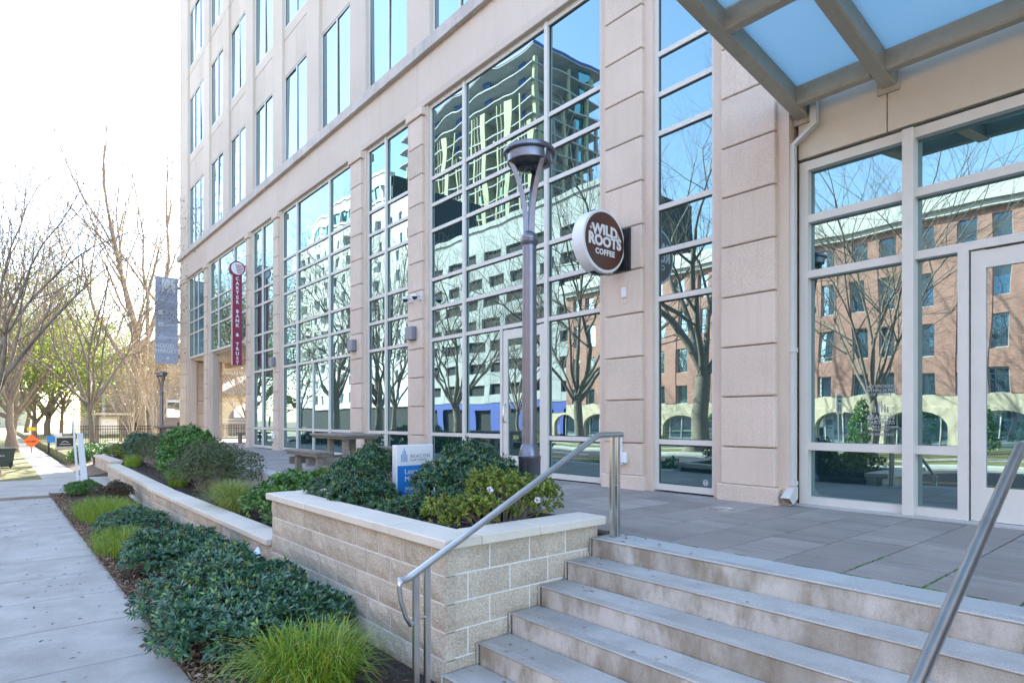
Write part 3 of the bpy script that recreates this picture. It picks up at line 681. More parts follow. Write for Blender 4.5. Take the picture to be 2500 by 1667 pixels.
# ------------------------------------------------------------------ fittings on the facade
for i, (y, lab) in enumerate(((11.94, 'grey box wall light on the pillar with the white cameras'), (14.89, 'grey box wall light on the pillar behind the picnic table'), (20.86, 'grey box wall light on the pillar near the maroon bank sign'))):
    t = thing('wall_light', lab, 'wall light', (7.2, y, 2.8), 'box wall lights on the pillars')
    MB().cbox(7.175, 7.2, y-0.12, y+0.12, 2.79, 3.10, 0.004).build('back_plate', 'black', t); MB().cbox(7.06, 7.176, y-0.15, y+0.13, 2.80, 3.09, 0.008).build('shade', 'box_grey', t)
for y, lab in ((12.02, 'white dome camera, left of the pair on the pillar'), (11.62, 'white dome camera, right of the pair on the pillar')):
    t = thing('security_camera', lab, 'camera', (7.2, y, 3.67), 'pair of security cameras')
    MB().cbox(7.17, 7.2, y-0.05, y+0.05, 3.65, 3.77, 0.004).build('mount', 'white_plastic', t)
    m = MB(); m.tube([(7.18, y, 3.74), (7.08, y, 3.745)], 0.022, 8); m.build('arm', 'white_plastic', t, smooth=True)
    m = MB(); m.lathe([(0.02, 0.05), (0.075, 0.045), (0.08, 0.02), (0.078, -0.005)], (7.04, y, 3.71), 16); smooth_by_angle(m.build('housing', 'white_plastic', t))
    m = MB(); m.lathe([(0.06, 0.0), (0.055, -0.03), (0.035, -0.055), (0.01, -0.062)], (7.04, y, 3.705), 14); m.build('dome', 'lamp_lens', t, smooth=True)
t = thing('outlet_box', 'white outlet box low on the pillar under the round brown sign', 'outlet', (7.2, 5.92, 0.37), 'white outlet boxes')
MB().cbox(7.12, 7.2, 5.85, 5.99, 0.38, 0.54, 0.012).build('cover', 'white_plastic', t); MB().cbox(7.135, 7.2, 5.93, 6.03, 0.35, 0.42, 0.008).build('lower_cover', 'white_plastic', t)
m = MB(); m.box(7.165, 7.195, 5.95, 5.985, 0.54, 0.85); m.build('conduit', 'white_plastic', t)
t = thing('outlet_box', 'white outlet box low on the pillar left of the wide picnic table window', 'outlet', (7.2, 20.8, 0.37), 'white outlet boxes')
MB().cbox(7.12, 7.2, 20.72, 20.88, 0.38, 0.54, 0.012).build('cover', 'white_plastic', t)
t = thing('wall_switch', 'small white switch plate on the pillar below the round brown sign', 'switch', (7.2, 5.91, 2.83))
MB().cbox(7.19, 7.2, 5.86, 5.96, 2.75, 3.10, 0.003).build('old_plate', 'stone', t); MB().cbox(7.16, 7.192, 5.87, 5.955, 2.84, 2.99, 0.006).build('switch_plate', 'white_plastic', t)
t = thing('drain_cover', 'round metal drain cover set in the paving before the right pillar', 'drain', (6.41, 3.84, 0))
m = MB(); m.lathe([(0.14, -0.02), (0.14, 0.005), (0.12, 0.006), (0.118, 0.002), (0.0, 0.003)][:4]+[(0.01, 0.003)], (6.41, 3.84, 0.001), 28); m.build('cover', 'steel', t)

# round coffee sign
WS = thing('coffee_sign', 'round brown and white projecting sign of the coffee shop on black wall plate', 'sign', (7.19, 6.0, 3.2))
cx, cy, czz, rd = 6.75, 5.93, 3.60, 0.455
def disc_y(name, r, y0, y1, mat, seg=56, smooth=True, rim=0.0):
    m = MB(); pr = [(r-rim, y0), (r, y0+rim), (r, y1-rim), (r-rim, y1)] if rim else [(r, y0), (r, y1)]
    i = 0
    for rr, yy in pr:
        for k in range(seg): t = 2*math.pi*k/seg; m.v.append((cx+rr*math.cos(t), yy, czz+rr*math.sin(t)))
    for j in range(len(pr)-1):
        for k in range(seg): m.f.append((j*seg+k, j*seg+(k+1) % seg, (j+1)*seg+(k+1) % seg, (j+1)*seg+k))
    m.f.append(tuple(range(seg))); m.f.append(tuple((len(pr)-1)*seg+k for k in range(seg))[::-1]); o = m.build(name, mat, WS); return smooth_by_angle(o, 35)
disc_y('drum', rd, cy-0.02, cy+0.20, 'sign_white', rim=0.008)
disc_y('face', rd-0.042, cy-0.026, cy-0.019, 'sign_brown')
disc_y('back_face', rd-0.042, cy+0.199, cy+0.206, 'sign_brown')
def arch(a, b): return lambda x, y: (x, y+a*x*x+b*x)
fy = cy-0.0285
def arch_letters(s_, size, z, facing, y, bold, sx, bow, sp):
    text('sign_lettering', s_, size, (cx, y, z), facing, 'sign_white', WS, 0.002, bold, sx=sx, warp=lambda X, Y: (X, Y*(1+0.15*abs(X)/0.3)-bow*X*X), spacing=sp)
for facing, y in (('-u', fy), ('+u', cy+0.2085)):
    arch_letters('WILD', 0.19, czz+0.148, facing, y, 0.009, 1.12, 0.35, 1.02)
    arch_letters('ROOTS', 0.19, czz-0.018, facing, y, 0.0095, 1.12, -0.1, 1.0)
    text('sign_lettering', 'COFFEE', 0.11, (cx, y, czz-0.17), facing, 'sign_white', WS, 0.002, 0.0045, sx=1.0, spacing=1.12)
    for dx, dz, s1 in ((-0.30, 0.145, 0.045), (0.30, 0.10, 0.045)):
        m = MB(); pts = []
        for k in range(16):
            t = 2*math.pi*k/16; r_ = s1*(1.0 if k % 4 == 0 else (0.36 if k % 2 == 0 else 0.45)); r_ = s1 if k % 4 == 0 else s1*0.24
            pts.append((cx+dx+r_*math.cos(t), czz+dz+r_*1.15*math.sin(t)))
        m.poly_extrude(pts, 'y', y-0.002, y+0.002); m.build('star', 'sign_white', WS)
MB().cbox(7.172, 7.197, 5.79, 6.12, 3.24, 3.86, 0.004).build('wall_plate', 'black', WS)
MB().box(7.05, 7.172, 5.97, 6.06, 3.44, 3.62).build('bracket_arm', 'black', WS)
m = MB()
for k in range(33):
    t = math.pi*(-0.60+1.2*k/32); 
    for yy in (5.985, 6.065):
        for rr in (rd+0.002, rd+0.014): m.v.append((cx+rr*math.cos(t), yy, czz+rr*math.sin(t)))
for k in range(32):
    a = k*4; m.f += [(a, a+2, a+6, a+4), (a+1, a+5, a+7, a+3), (a, a+4, a+5, a+1), (a+2, a+3, a+7, a+6)]
m.build('bracket_ring', 'black', WS)

# bank sign
CS = thing('bank_sign', 'tall maroon projecting blade sign of the bank with a disc on top', 'sign', (7.2, 23.9, 3.0))
MB().cbox(6.72, 7.05, 23.82, 23.98, 3.02, 6.35, 0.006).build('blade', 'carter_red', CS)
MB().box(6.712, 6.722, 23.825, 23.975, 3.03, 6.33).build('edge_strip', 'carter_pink', CS)
def disc2(c, r, y0, y1, mat, name, par, seg=40):
    m = MB()
    for yy in (y0, y1):
        for k in range(seg): t = 2*math.pi*k/seg; m.v.append((c[0]+r*math.cos(t), yy, c[1]+r*math.sin(t)))
    m.f += [tuple(range(seg)), tuple(range(seg, 2*seg))[::-1]]+[(k, (k+1) % seg, seg+(k+1) % seg, seg+k) for k in range(seg)]
    return smooth_by_angle(m.build(name, mat, par), 35)
disc2((6.885, 6.58), 0.275, 23.80, 24.0, 'carter_red', 'disc', CS); disc2((6.885, 6.58), 0.225, 23.796, 23.801, 'sign_white', 'emblem', CS)
m = MB()
for k in range(6): zz = 6.70-0.055*k; wv = math.sqrt(max(0.01, 0.21**2-(zz-6.58)**2)); m.box(6.86-0.05+0.012*k, 6.885+wv, 23.792, 23.797, zz-0.012, zz+0.014)
m.build('emblem_stripes', 'carter_red', CS)
zz = 6.22
for ch in 'CARTER BANK & TRUST':
    if ch != ' ': text('sign_lettering', ch, 0.168, (6.885, 23.816, zz-0.02), '-u', 'sign_white', CS, 0.003, 0.005)
    zz -= 0.172
for z in (5.80, 3.95):
    m = MB(); m.tube([(7.05, 23.9, z), (7.22, 23.9, z)], 0.02, 8); m.build('bracket_arm', 'steel', CS, smooth=True); MB().cbox(7.18, 7.20, 23.82, 23.98, z-0.14, z+0.14, 0.003).build('bracket_plate', 'steel', CS)
# tenant sign at the far corner
TS = thing('tenant_sign', 'tall grey blue tenant sign projecting from the far building corner', 'sign', (7.2, 34.4, 3.8))
MB().cbox(6.10, 7.10, 34.33, 34.47, 3.80, 8.08, 0.01).build('blade', 'sdc_blue', TS)
for z in (7.20, 6.62, 6.02, 5.42, 4.86, 4.22): MB().box(6.13, 7.08, 34.326, 34.332, z-0.006, z+0.006).build('divider', 'ink_grey', TS)
for k in range(3): MB().box(6.38+0.20*k, 6.56+0.20*k, 34.324, 34.331, 7.34, 7.98).build('logo_bar', 'sdc_text', TS)
text('sign_lettering', 'sdc', 0.36, (6.67, 34.321, 7.46), '-u', 'sdc_blue', TS, 0.002, 0.004, spacing=1.1)
text('sign_lettering', 'Stewart moves', 0.155, (6.62, 34.325, 6.92), '-u', 'sdc_text', TS)
MB().box(6.22, 6.42, 34.324, 34.331, 6.2, 6.44).build('logo_bar', 'sdc_text', TS)
text('sign_lettering', 'Quarterra', 0.20, (6.76, 34.325, 5.72), '-u', 'sdc_text', TS, 0.002, 0.002)
for a, b in ((0, 0), (0.11, 0), (0, 0.11), (0.11, 0.11)): MB().cbox(6.22+a, 6.31+a, 34.323, 34.331, 5.62+b, 5.71+b, 0.003).build('logo_bar', 'sdc_text', TS)
for k, hh in enumerate((0.16, 0.24, 0.32, 0.24, 0.16)): MB().box(6.22+0.065*k, 6.24+0.065*k, 34.324, 34.331, 4.98, 4.98+hh).build('logo_bar', 'sdc_text', TS)
text('sign_lettering', 'BEACON', 0.15, (6.82, 34.325, 5.07), '-u', 'sdc_text', TS)
text('sign_lettering', 'HOOD', 0.28, (6.50, 34.325, 4.66), '-u', 'sdc_text', TS, 0.002, 0.002); text('sign_lettering', 'HARGETT', 0.27, (6.64, 34.325, 4.42), '-u', 'sdc_text', TS, 0.002, 0.002, sx=0.9)
text('sign_lettering', 'A', 0.20, (6.65, 34.325, 4.06), '-u', 'sdc_text', TS, 0.002, 0.006)
for z in (7.6, 5.9, 4.15): MB().cbox(7.08, 7.22, 34.36, 34.44, z-0.07, z+0.07, 0.006).build('bracket', 'box_grey', TS)

# ================================================================== STREET FURNITURE
def lamp_post(label, x, y, z0):
    L = thing('lamp_post', label, 'lamp post', (x, y, z0), 'plaza lamp posts'); c = (x, y, z0)
    lob = lambda t: 0.90+0.16*abs(math.cos(2*t+0.5))**0.5
    m = MB(); m.lathe([(0.19, 0), (0.19, 0.05), (0.165, 0.075), (0.13, 0.10), (0.125, 0.14)], c, 32); smooth_by_angle(m.build('base_flange', 'lamp_metal', L))
    m = MB(); m.lathe([(0.115, 0.1), (0.112, 0.62), (0.116, 0.625), (0.116, 0.65), (0.108, 0.655), (0.10, 0.71), (0.085, 0.76), (0.065, 0.795)], c, 64, lob); smooth_by_angle(m.build('shroud', 'lamp_metal', L), 50)
    m = MB(); m.lathe([(0.078, 0.5), (0.070, 2.86)], c, 64, lob); smooth_by_angle(m.build('pole', 'lamp_metal', L), 50)
    m = MB(); m.lathe([(0.075, 2.84), (0.092, 2.86), (0.095, 2.89), (0.088, 2.90), (0.092, 2.92), (0.08, 2.95), (0.05, 2.985), (0.015, 3.0)], c, 32); smooth_by_angle(m.build('collar', 'lamp_metal', L))
    for k in range(3):
        a = 0.55+k*math.pi*2/3; pts = []
        for j in range(9):
            t = j/8; r_ = 0.034+0.168*t**2.6+0.014*t; pts.append((x+r_*math.cos(a), y+r_*math.sin(a), z0+2.93+0.80*t))
        mm = MB(); mm.tube(pts, [0.040-0.009*j/8 for j in range(9)], 4); mm.build('arm', 'lamp_metal', L)
        mm = MB(); mm.tube([(x+0.215*math.cos(a), y+0.215*math.sin(a), z0+3.70), (x+0.235*math.cos(a), y+0.235*math.sin(a), z0+3.80)], 0.018, 6); mm.build('fixing', 'lamp_metal', L)
    m = MB(); m.lathe([(0.262, 3.785), (0.274, 3.795), (0.274, 3.81), (0.264, 3.815), (0.264, 3.828), (0.25, 3.832), (0.248, 3.845), (0.20, 3.868), (0.13, 3.888), (0.05, 3.90), (0.01, 3.902)], c, 40); smooth_by_angle(m.build('cap', 'lamp_metal', L), 30)
    m = MB(); m.lathe([(0.222, 3.69), (0.232, 3.695), (0.236, 3.735), (0.236, 3.785), (0.20, 3.785), (0.20, 3.69)], c, 40); smooth_by_angle(m.build('rim', 'lamp_metal', L), 30)
    m = MB(); m.lathe([(0.01, 3.628), (0.09, 3.633), (0.16, 3.652), (0.20, 3.69), (0.205, 3.72)], c, 36); m.build('lens', 'lamp_lens', L, smooth=True)
    return L
lamp_post('dark metal lamp post with disc head in the near planter before the coffee shop', 4.28, 4.78, 0.0)
lamp_post('dark metal lamp post with disc head far off under the grey blue tenant sign', 5.9, 31.8, -0.68)

def rail(label, y, k=1.0):
    L = thing('handrail', label, 'handrail', (2.1, y, G), 'stainless handrails on the steps')
    pts = [(1.985, y, 0.0), (2.03, y, 0.005), (2.06, y, 0.015), (3.83, y, 0.885), (3.86, y, 0.895), (3.90, y, 0.90), (4.27, y, 0.90)]
    pts = [(p[0]*k, p[1], 1.03-(1.03-p[2])*k) for p in pts[:-1]]+[pts[-1][:2]+(1.03-0.13*k,)]; m = MB(); m.tube(pts, 0.025, 14); smooth_by_angle(m.build('rail', 'steel', L), 50)
    for n_, z0, z1 in ((4.14, 0.0, 0.885), (4.215, 0.0, 0.885), (2.10*k, G, 0.02), (2.185*k, G, 0.06)):
        MB().cbox(n_-0.020, n_+0.020, y-0.016, y+0.016, z0, z1, 0.003).build('post', 'steel', L)
    m = MB(); m.tube([(1.985, y, 0.015), (1.975, y, -0.04), (1.99, y, -0.14), (2.025, y, -0.25), (2.06, y, -0.31), (2.085, y, -0.305)], 0.016, 8); m.v = [(a*k, b, c-0.02*(k > 1)) for a, b, c in m.v]; m.build('end_return', 'steel', L, smooth=True)
    m = MB(); m.tube([(2.1*k, y, -0.30), (2.19*k, y, -0.30)], 0.008, 6); m.tube([(4.14, y, 0.45), (4.21, y, 0.45)], 0.006, 6); m.build('spacer', 'steel', L)
rail('stainless steel handrail beside the tall block planter', 3.54, 1.026)
rail('stainless steel handrail at the right end of the steps', 0.69)

def picnic(label, x0, y0, mesh_only=False):
    """table 0.85 x 1.6 m with two benches along its long sides; x0,y0 = near low corner of the street-side bench"""
    T = thing('picnic_table', label, 'picnic table', (x0+0.7, y0+0.75, 0), 'wooden picnic tables on the plaza')
    for bx in (x0, x0+1.85):
        for k in range(3): MB().cbox(bx+0.115*k, bx+0.112+0.115*k, y0, y0+1.5, 0.405, 0.45, 0.005).build('bench_plank', 'wood', T, at=(bx, y0+k*0.01, 0.4))
        MB().cbox(bx+0.03, bx+0.31, y0+0.04, y0+1.46, 0.355, 0.403, 0.004).build('bench_frame', 'wood', T, at=(bx, y0, 0.35))
        for yy in (y0+0.22, y0+1.22): MB().cbox(bx+0.11, bx+0.22, yy-0.045, yy+0.045, 0, 0.354, 0.005).build('leg', 'wood', T, at=(bx, yy, 0))
    tx = x0+0.70
    for k in range(6): MB().cbox(tx+0.137*k, tx+0.134+0.137*k, y0+0.42-0.02, y0+2.0, 0.695, 0.74, 0.005).build('table_plank', 'wood', T, at=(tx, y0+k*0.01, 0.7))
    MB().cbox(tx+0.04, tx+0.78, y0+0.46, y0+1.95, 0.645, 0.693, 0.004).build('table_frame', 'wood', T)
    for yy in (y0+0.65, y0+1.33):
        for xx in (tx+0.12, tx+0.60): MB().cbox(xx, xx+0.11, yy-0.045, yy+0.045, 0, 0.644, 0.005).build('leg', 'wood', T, at=(xx, yy, 0))
    for yy in (y0+0.56, y0+1.42): MB().cbox(x0+0.06, x0+2.1, yy-0.02, yy+0.02, 0.16, 0.30, 0.004).build('cross_beam', 'wood', T, at=(x0, yy, 0.2))
picnic('weathered wooden picnic table between the tall planter and the wide window', 4.38, 10.6)
picnic('weathered wooden picnic table at the far end of the plaza by the open arcade', 4.75, 29.2)
t = thing('small_bench', 'small dark wooden bench standing inside the open arcade', 'bench', (8.6, 28.3, 0))
MB().cbox(8.2, 9.0, 28.15, 28.5, 0.38, 0.45, 0.006).build('seat', 'wood', t)
for x in (8.3, 8.9): MB().cbox(x-0.06, x+0.06, 28.2, 28.45, 0, 0.379, 0.006).build('leg', 'wood', t)
# railing at the far end of the arcade
t = thing('arcade_railing', 'pale metal railing with upright bars closing the far end of the arcade', 'railing', (10.8, 34.1, 0))
for z in (1.02, 0.86, 0.12): m = MB(); m.tube([(8.9, 34.1, z), (13.15, 34.1, z)], 0.022, 8); m.build('rail', 'steel', t, smooth=True)
for k in range(34):
    x = 9.0+k*0.124; MB().box(x-0.009, x+0.009, 34.091, 34.109, 0.13, 0.86).build('bar', 'steel', t)
for x in (8.92, 11.0, 13.1): MB().box(x-0.025, x+0.025, 34.075, 34.125, 0, 1.02).build('post', 'steel', t)

# leasing sign in the planter
LS = thing('leasing_sign', 'white and blue leasing sign half hidden in the near planter shrubs', 'sign', (3.78, 6.2, 0.08))
MB().cbox(3.50, 3.99, 6.17, 6.27, 0.10, 0.735, 0.005).build('board', 'sign_white', LS)
MB().box(3.512, 3.978, 6.165, 6.172, 0.165, 0.50).build('blue_field', 'sign_blue', LS); MB().box(3.512, 3.978, 6.164, 6.171, 0.115, 0.155).build('green_field', 'sign_green', LS)
for k, hh in enumerate((0.085, 0.125, 0.155, 0.125, 0.085)): MB().box(3.56+0.018*k, 3.566+0.018*k, 6.166, 6.171, 0.545, 0.545+hh).build('logo_bar', 'sign_blue', LS)
text('sign_lettering', 'BEACON', 0.055, (3.68, 6.168, 0.605), '-u', 'ink_grey', LS, 0.001, align='LEFT', spacing=1.3); text('sign_lettering', 'PARTNERS', 0.038, (3.68, 6.168, 0.56), '-u', 'ink_grey', LS, 0.001, align='LEFT', spacing=1.3)
text('sign_lettering', 'Leased &', 0.085, (3.60, 6.163, 0.43), '-u', 'sign_white', LS, 0.001, align='LEFT'); text('sign_lettering', 'Managed', 0.085, (3.60, 6.163, 0.345), '-u', 'sign_white', LS, 0.001, align='LEFT')
text('sign_lettering', '704.597.7757', 0.07, (3.60, 6.163, 0.225), '-u', 'sign_white', LS, 0.001, align='LEFT')
for x in (3.6, 3.95): MB().box(x-0.03, x+0.03, 6.19, 6.25, 0.0, 0.105).build('post', 'sign_white', LS)

# white sign post leaning at the end of the bed
t = thing('white_post_sign', 'narrow white sign board seen edge on, leaning at the end of the planting bed', 'sign', (2.02, 22.4, G))
m = MB(); m.poly_extrude([(2.02, G), (2.19, G), (2.06, 0.62), (1.92, 0.62)], 'y', 22.3, 22.42); m.build('board', 'white_plastic', t)
m = MB(); m.poly_extrude([(1.93, G), (1.99, G), (1.86, 1.0), (1.81, 1.0)], 'y', 22.5, 22.58); m.build('post', 'white_plastic', t)

# ================================================================== PLANTS
def unit(a): return a/np.maximum(np.linalg.norm(a, axis=-1, keepdims=True), 1e-9)
def frames(n):
    up = np.where(np.abs(n[:, 2:3]) < 0.9, np.array([[0, 0, 1.0]]), np.array([[1.0, 0, 0]])); a = unit(np.cross(n, up)); return a, np.cross(n, a)
def leaf_quads(P, D, S, L, W, fold=0.15):
    """P base, D direction, S side vector; one folded quad for each leaf"""
    up = np.cross(D, S); L = L[:, None]; W = W[:, None]
    v0 = P; v1 = P+D*L*0.55+S*W*0.5+up*W*fold; v2 = P+D*L; v3 = P+D*L*0.55-S*W*0.5+up*W*fold
    return np.stack([v0, v1, v2, v3], 1).reshape(-1, 3)
def rosettes(P, Nn, k, L, W, el=(0.15, 0.95)):
    n = len(P); a, b = frames(Nn); out = []
    ph = rng.uniform(0, 6.28, n)
    for j in range(k):
        t = ph+j*6.283/k+rng.uniform(-0.35, 0.35, n); e = rng.uniform(*el, n)
        rad = a*np.cos(t)[:, None]+b*np.sin(t)[:, None]; D = unit(rad*np.cos(e)[:, None]+Nn*np.sin(e)[:, None]); S = unit(np.cross(Nn, rad))
        out.append(leaf_quads(P, D, S, L*rng.uniform(0.65, 1.15, n), W*rng.uniform(0.75, 1.15, n)))
    return np.concatenate(out)
def quads(V): return np.arange(len(V)).reshape(-1, 4)
def lumps_points(lumps, n, z0, deep=0.35):
    """points and outward normals on a union of ellipsoids (x,y,z,rx,ry,rz)"""
    A = np.array(lumps); w = A[:, 3]*A[:, 4]+A[:, 4]*A[:, 5]+A[:, 3]*A[:, 5]; idx = rng.choice(len(A), n, p=w/w.sum())
    d = unit(rng.normal(size=(n, 3))); d[:, 2] = np.where(d[:, 2] < -0.35, -d[:, 2], d[:, 2]); s = 1-np.abs(rng.normal(0, 0.12, n))-np.where(rng.random(n) < deep, rng.uniform(0, 0.4, n), 0)
    c = A[idx, :3]; r = A[idx, 3:]; bumpy = 1+0.10*np.sin(d[:, 0]*7+c[:, 0]*9)*np.sin(d[:, 1]*6+c[:, 1]*5+1)
    P = c+d*r*(s*bumpy)[:, None]; Nn = unit(d/r); keep = P[:, 2] > z0-0.02
    for i in range(len(A)):
        q = ((P-A[i, :3])/A[i, 3:]); keep &= (np.sum(q*q, 1) > 0.35) | (rng.random(n) < 0.12)
    Nn = unit(Nn+np.array([[0, 0, 0.5]])+rng.normal(0, 0.25, (n, 3))); return P[keep], Nn[keep]
def shrub(name, label, cat, x, y, z0, lumps, n, mat, L, W, k=6, group=None, deep=0.35, el=(0.15, 0.95)):
    """lumps are relative to (x, y, z0)"""
    t = thing(name, label, cat, (x, y, z0), group)
    P, Nn = lumps_points(lumps, n, 0.0, deep); V = rosettes(P, Nn, k, L, W, el)
    o = bpy.data.objects.new('foliage', npmesh('foliage', V, quads(V), mat)); COL.objects.link(o); o.parent = t; o['kind'] = 'stuff'
    if mat in ('leaf_dark', 'leaf_blue', 'leaf_mid') and z0 > -1 and y < 20 and x > 0:
        top = np.where((P[:, 2] > np.quantile(P[:, 2], 0.35)) & (rng.random(len(P)) < 0.05))[0]
        V = rosettes(P[top]+np.array([[0, 0, L*0.45]]), unit(Nn[top]+np.array([[0, 0, 1.5]])), 5, L*0.72, W*0.9, (0.5, 1.3)); o = bpy.data.objects.new('new_growth', npmesh('new_growth', V, quads(V), 'leaf_light')); COL.objects.link(o); o.parent = t; o['kind'] = 'stuff'
        dd = np.where(rng.random(len(P)) < 0.012)[0]
        V = rosettes(P[dd], Nn[dd], 2, L*1.1, W*1.3, (0.0, 0.6)); o = bpy.data.objects.new('dead_leaves', npmesh('dead_leaves', V, quads(V), 'dead_leaf')); COL.objects.link(o); o.parent = t; o['kind'] = 'stuff'
    m = MB()
    for i in rng.choice(len(P), min(70, len(P)), replace=False):
        p = P[i]; b0 = (p[0]*0.35+random.uniform(-.05, .05), p[1]*0.35+random.uniform(-.05, .05), -0.03)
        m.tube([b0, (p[0]*0.6, p[1]*0.6, p[2]*0.5), tuple(p)], [0.008, 0.005, 0.002], 4, False)
    for v in range(len(m.v)): a = m.v[v]; m.v[v] = (a[0]+x, a[1]+y, a[2]+z0)
    m.build('stems', 'twig', t); return t, P
def grass_clump(label, x, y, z0, rx, ry, h, n, mat='grass_blade', reach=0.5, group='ornamental grass clumps', w=0.006):
    t = thing('ornamental_grass', label, 'grass', (x, y, z0), group)
    th = rng.uniform(0, 6.283, n); rr = np.sqrt(rng.random(n)); bx = rr*np.cos(th)*rx; by = rr*np.sin(th)*ry
    az = np.where(rng.random(n) < 0.8, th+rng.normal(0, 0.7, n), rng.uniform(0, 6.283, n)); Lh = h*rng.uniform(0.55, 1.15, n); ou = reach*rng.uniform(0.25, 1.1, n)*(0.35+0.65*rr)
    ns = 5; V = np.zeros((n, ns+1, 2, 3)); dx, dy = np.cos(az), np.sin(az)
    for k in range(ns+1):
        s_ = k/ns; o_ = ou*(s_**1.7); zz = Lh*(1-(1-s_)**1.7)-np.maximum(0, s_-0.55)**2*ou*1.6
        c = np.stack([bx+dx*o_, by+dy*o_, np.maximum(zz, -0.02)], 1); ww = w*(1-0.9*s_**1.5); side = np.stack([-dy, dx, np.zeros(n)], 1)*ww*0.5
        V[:, k, 0] = c-side; V[:, k, 1] = c+side
    V = V.reshape(-1, 3); base = np.arange(n)[:, None]*(2*(ns+1)); F = np.concatenate([np.stack([base[:, 0]+2*k, base[:, 0]+2*k+1, base[:, 0]+2*k+3, base[:, 0]+2*k+2], 1) for k in range(ns)])
    o = bpy.data.objects.new('blades', npmesh('blades', V, F, mat)); COL.objects.link(o); o.parent = t; o['kind'] = 'stuff'; return t

def mound(ax, ay, h, n, seed):
    r = random.Random(seed); out = []
    for _ in range(n):
        t = r.uniform(0, 6.283); q = math.sqrt(r.random()); px, py = q*math.cos(t)*ax*0.72, q*math.sin(t)*ay*0.72; hh = h*(1-0.35*q*q)*r.uniform(0.8, 1.05); s_ = r.uniform(0.30, 0.48)*min(ax, ay)*1.25
        out.append((px, py, hh*0.45, s_, s_, hh*0.55))
    return out
# ---- bed below the walls
grass_clump('bright green grass clump beside the foot of the near handrail', 1.70, 4.22, -0.90, 0.30, 0.30, 0.44, 1250, reach=0.50, w=0.0115)
shrub('evergreen_shrub', 'largest low evergreen shrub mass in the bed, with white paper caught in it', 'shrub', 1.72, 6.0, -0.90, mound(0.70, 1.5, 0.72, 22, 3), 7200, 'leaf_blue', 0.070, 0.023, 6, 'low evergreen shrubs in the bed')
shrub('evergreen_shrub', 'low evergreen shrub second along the bed, beyond the one with white paper', 'shrub', 1.72, 8.55, -0.90, mound(0.62, 1.15, 0.62, 14, 4), 4300, 'leaf_blue', 0.064, 0.022, 6, 'low evergreen shrubs in the bed')
grass_clump('yellow green grass patch leaning over the pavement edge', 1.45, 10.6, -0.90, 0.34, 0.85, 0.30, 1600, reach=0.35)
shrub('evergreen_shrub', 'small dark shrub between the two yellow green grass patches', 'shrub', 1.80, 12.1, -0.90, mound(0.60, 0.85, 0.44, 9, 5), 2300, 'leaf_blue', 0.058, 0.020, 6, 'low evergreen shrubs in the bed')
grass_clump('broad yellow green grass patch below the middle planter wall', 1.72, 14.4, -0.90, 0.52, 1.5, 0.34, 2400, reach=0.35)
shrub('bronze_shrub', 'bronze leaved shrub against the low end of the planter wall', 'shrub', 2.15, 17.1, -0.90, mound(0.42, 0.75, 0.55, 8, 6), 1700, 'leaf_red', 0.045, 0.018, 5)
shrub('evergreen_shrub', 'last low green shrub in the bed at the foot of the leaning white board', 'shrub', 1.75, 19.2, -0.90, mound(0.45, 0.9, 0.38, 8, 8), 1500, 'leaf_mid', 0.055, 0.022, 5, 'low evergreen shrubs in the bed')
# ---- middle and far terrace
Z2 = -0.44
shrub('broadleaf_shrub', 'pale broad leaved shrub behind the end of the tall planter wall', 'shrub', 3.15, 8.9, Z2, [(-.1, -.75, .2, .32, .4, .34), (.1, -.1, .3, .4, .45, .40), (.35, .35, .28, .4, .45, .38), (.6, -.5, .34, .35, .4, .38), (-.1, .35, .18, .3, .35, .28), (.75, .3, .3, .25, .3, .36)], 1100, 'leaf_mid', 0.105, 0.046, 5, 'broad leaved shrubs')
grass_clump('pale arching grass clump drooping over the middle planter cap', 2.95, 10.5, Z2, 0.18, 0.55, 0.48, 1700, 'grass_pale', reach=0.62)
shrub('boxy_shrub', 'rounded dark small leaved shrub, biggest on the terrace, before the picnic table', 'shrub', 3.45, 13.7, Z2, [(-.2, -.7, .45, .5, .8, .50), (.1, .1, .50, .55, .8, .54), (.05, .9, .50, .5, .8, .52), (.3, -1.0, .42, .45, .6, .46), (-.3, .3, .34, .45, .7, .40), (.3, 1.2, .46, .45, .6, .48)], 7500, 'leaf_olive', 0.036, 0.016, 6, 'small leaved terrace shrubs')
shrub('broadleaf_shrub', 'tall glossy broad leaved shrub below the maroon bank sign', 'shrub', 3.72, 17.2, Z2, [(0, -1.0, .5, .5, .8, .55), (.1, .1, .66, .6, .9, .62), (.2, 1.2, .62, .55, .9, .6), (-.35, -.6, .35, .4, .8, .45)], 2300, 'leaf_mid', 0.11, 0.048, 5, 'broad leaved shrubs')
grass_clump('yellow green grass tuft at the near end of the lowest planter wall', 3.22, 15.6, Z2-.04, 0.18, 0.5, 0.36, 800, reach=0.35)
shrub('boxy_shrub', 'rounded dark shrub left of the glossy broad leaved one', 'shrub', 3.95, 21.8, Z2, [(0, -1.6, .42, .55, 1.0, .48), (.1, -.2, .48, .6, 1.0, .56), (.1, 1.4, .45, .55, 1.0, .5)], 4200, 'leaf_olive', 0.040, 0.018, 6, 'small leaved terrace shrubs')
shrub('broadleaf_shrub', 'dark shrub farthest left along the terrace wall', 'shrub', 4.0, 25.3, Z2, [(0, -.8, .42, .55, .9, .5), (.1, .6, .45, .55, .9, .52)], 1500, 'leaf_dark', 0.09, 0.04, 5, 'broad leaved shrubs')
grass_clump('yellow green grass tuft at the far end of the lowest planter wall', 3.40, 22.8, Z2-.04, 0.2, 0.7, 0.40, 700, reach=0.35)
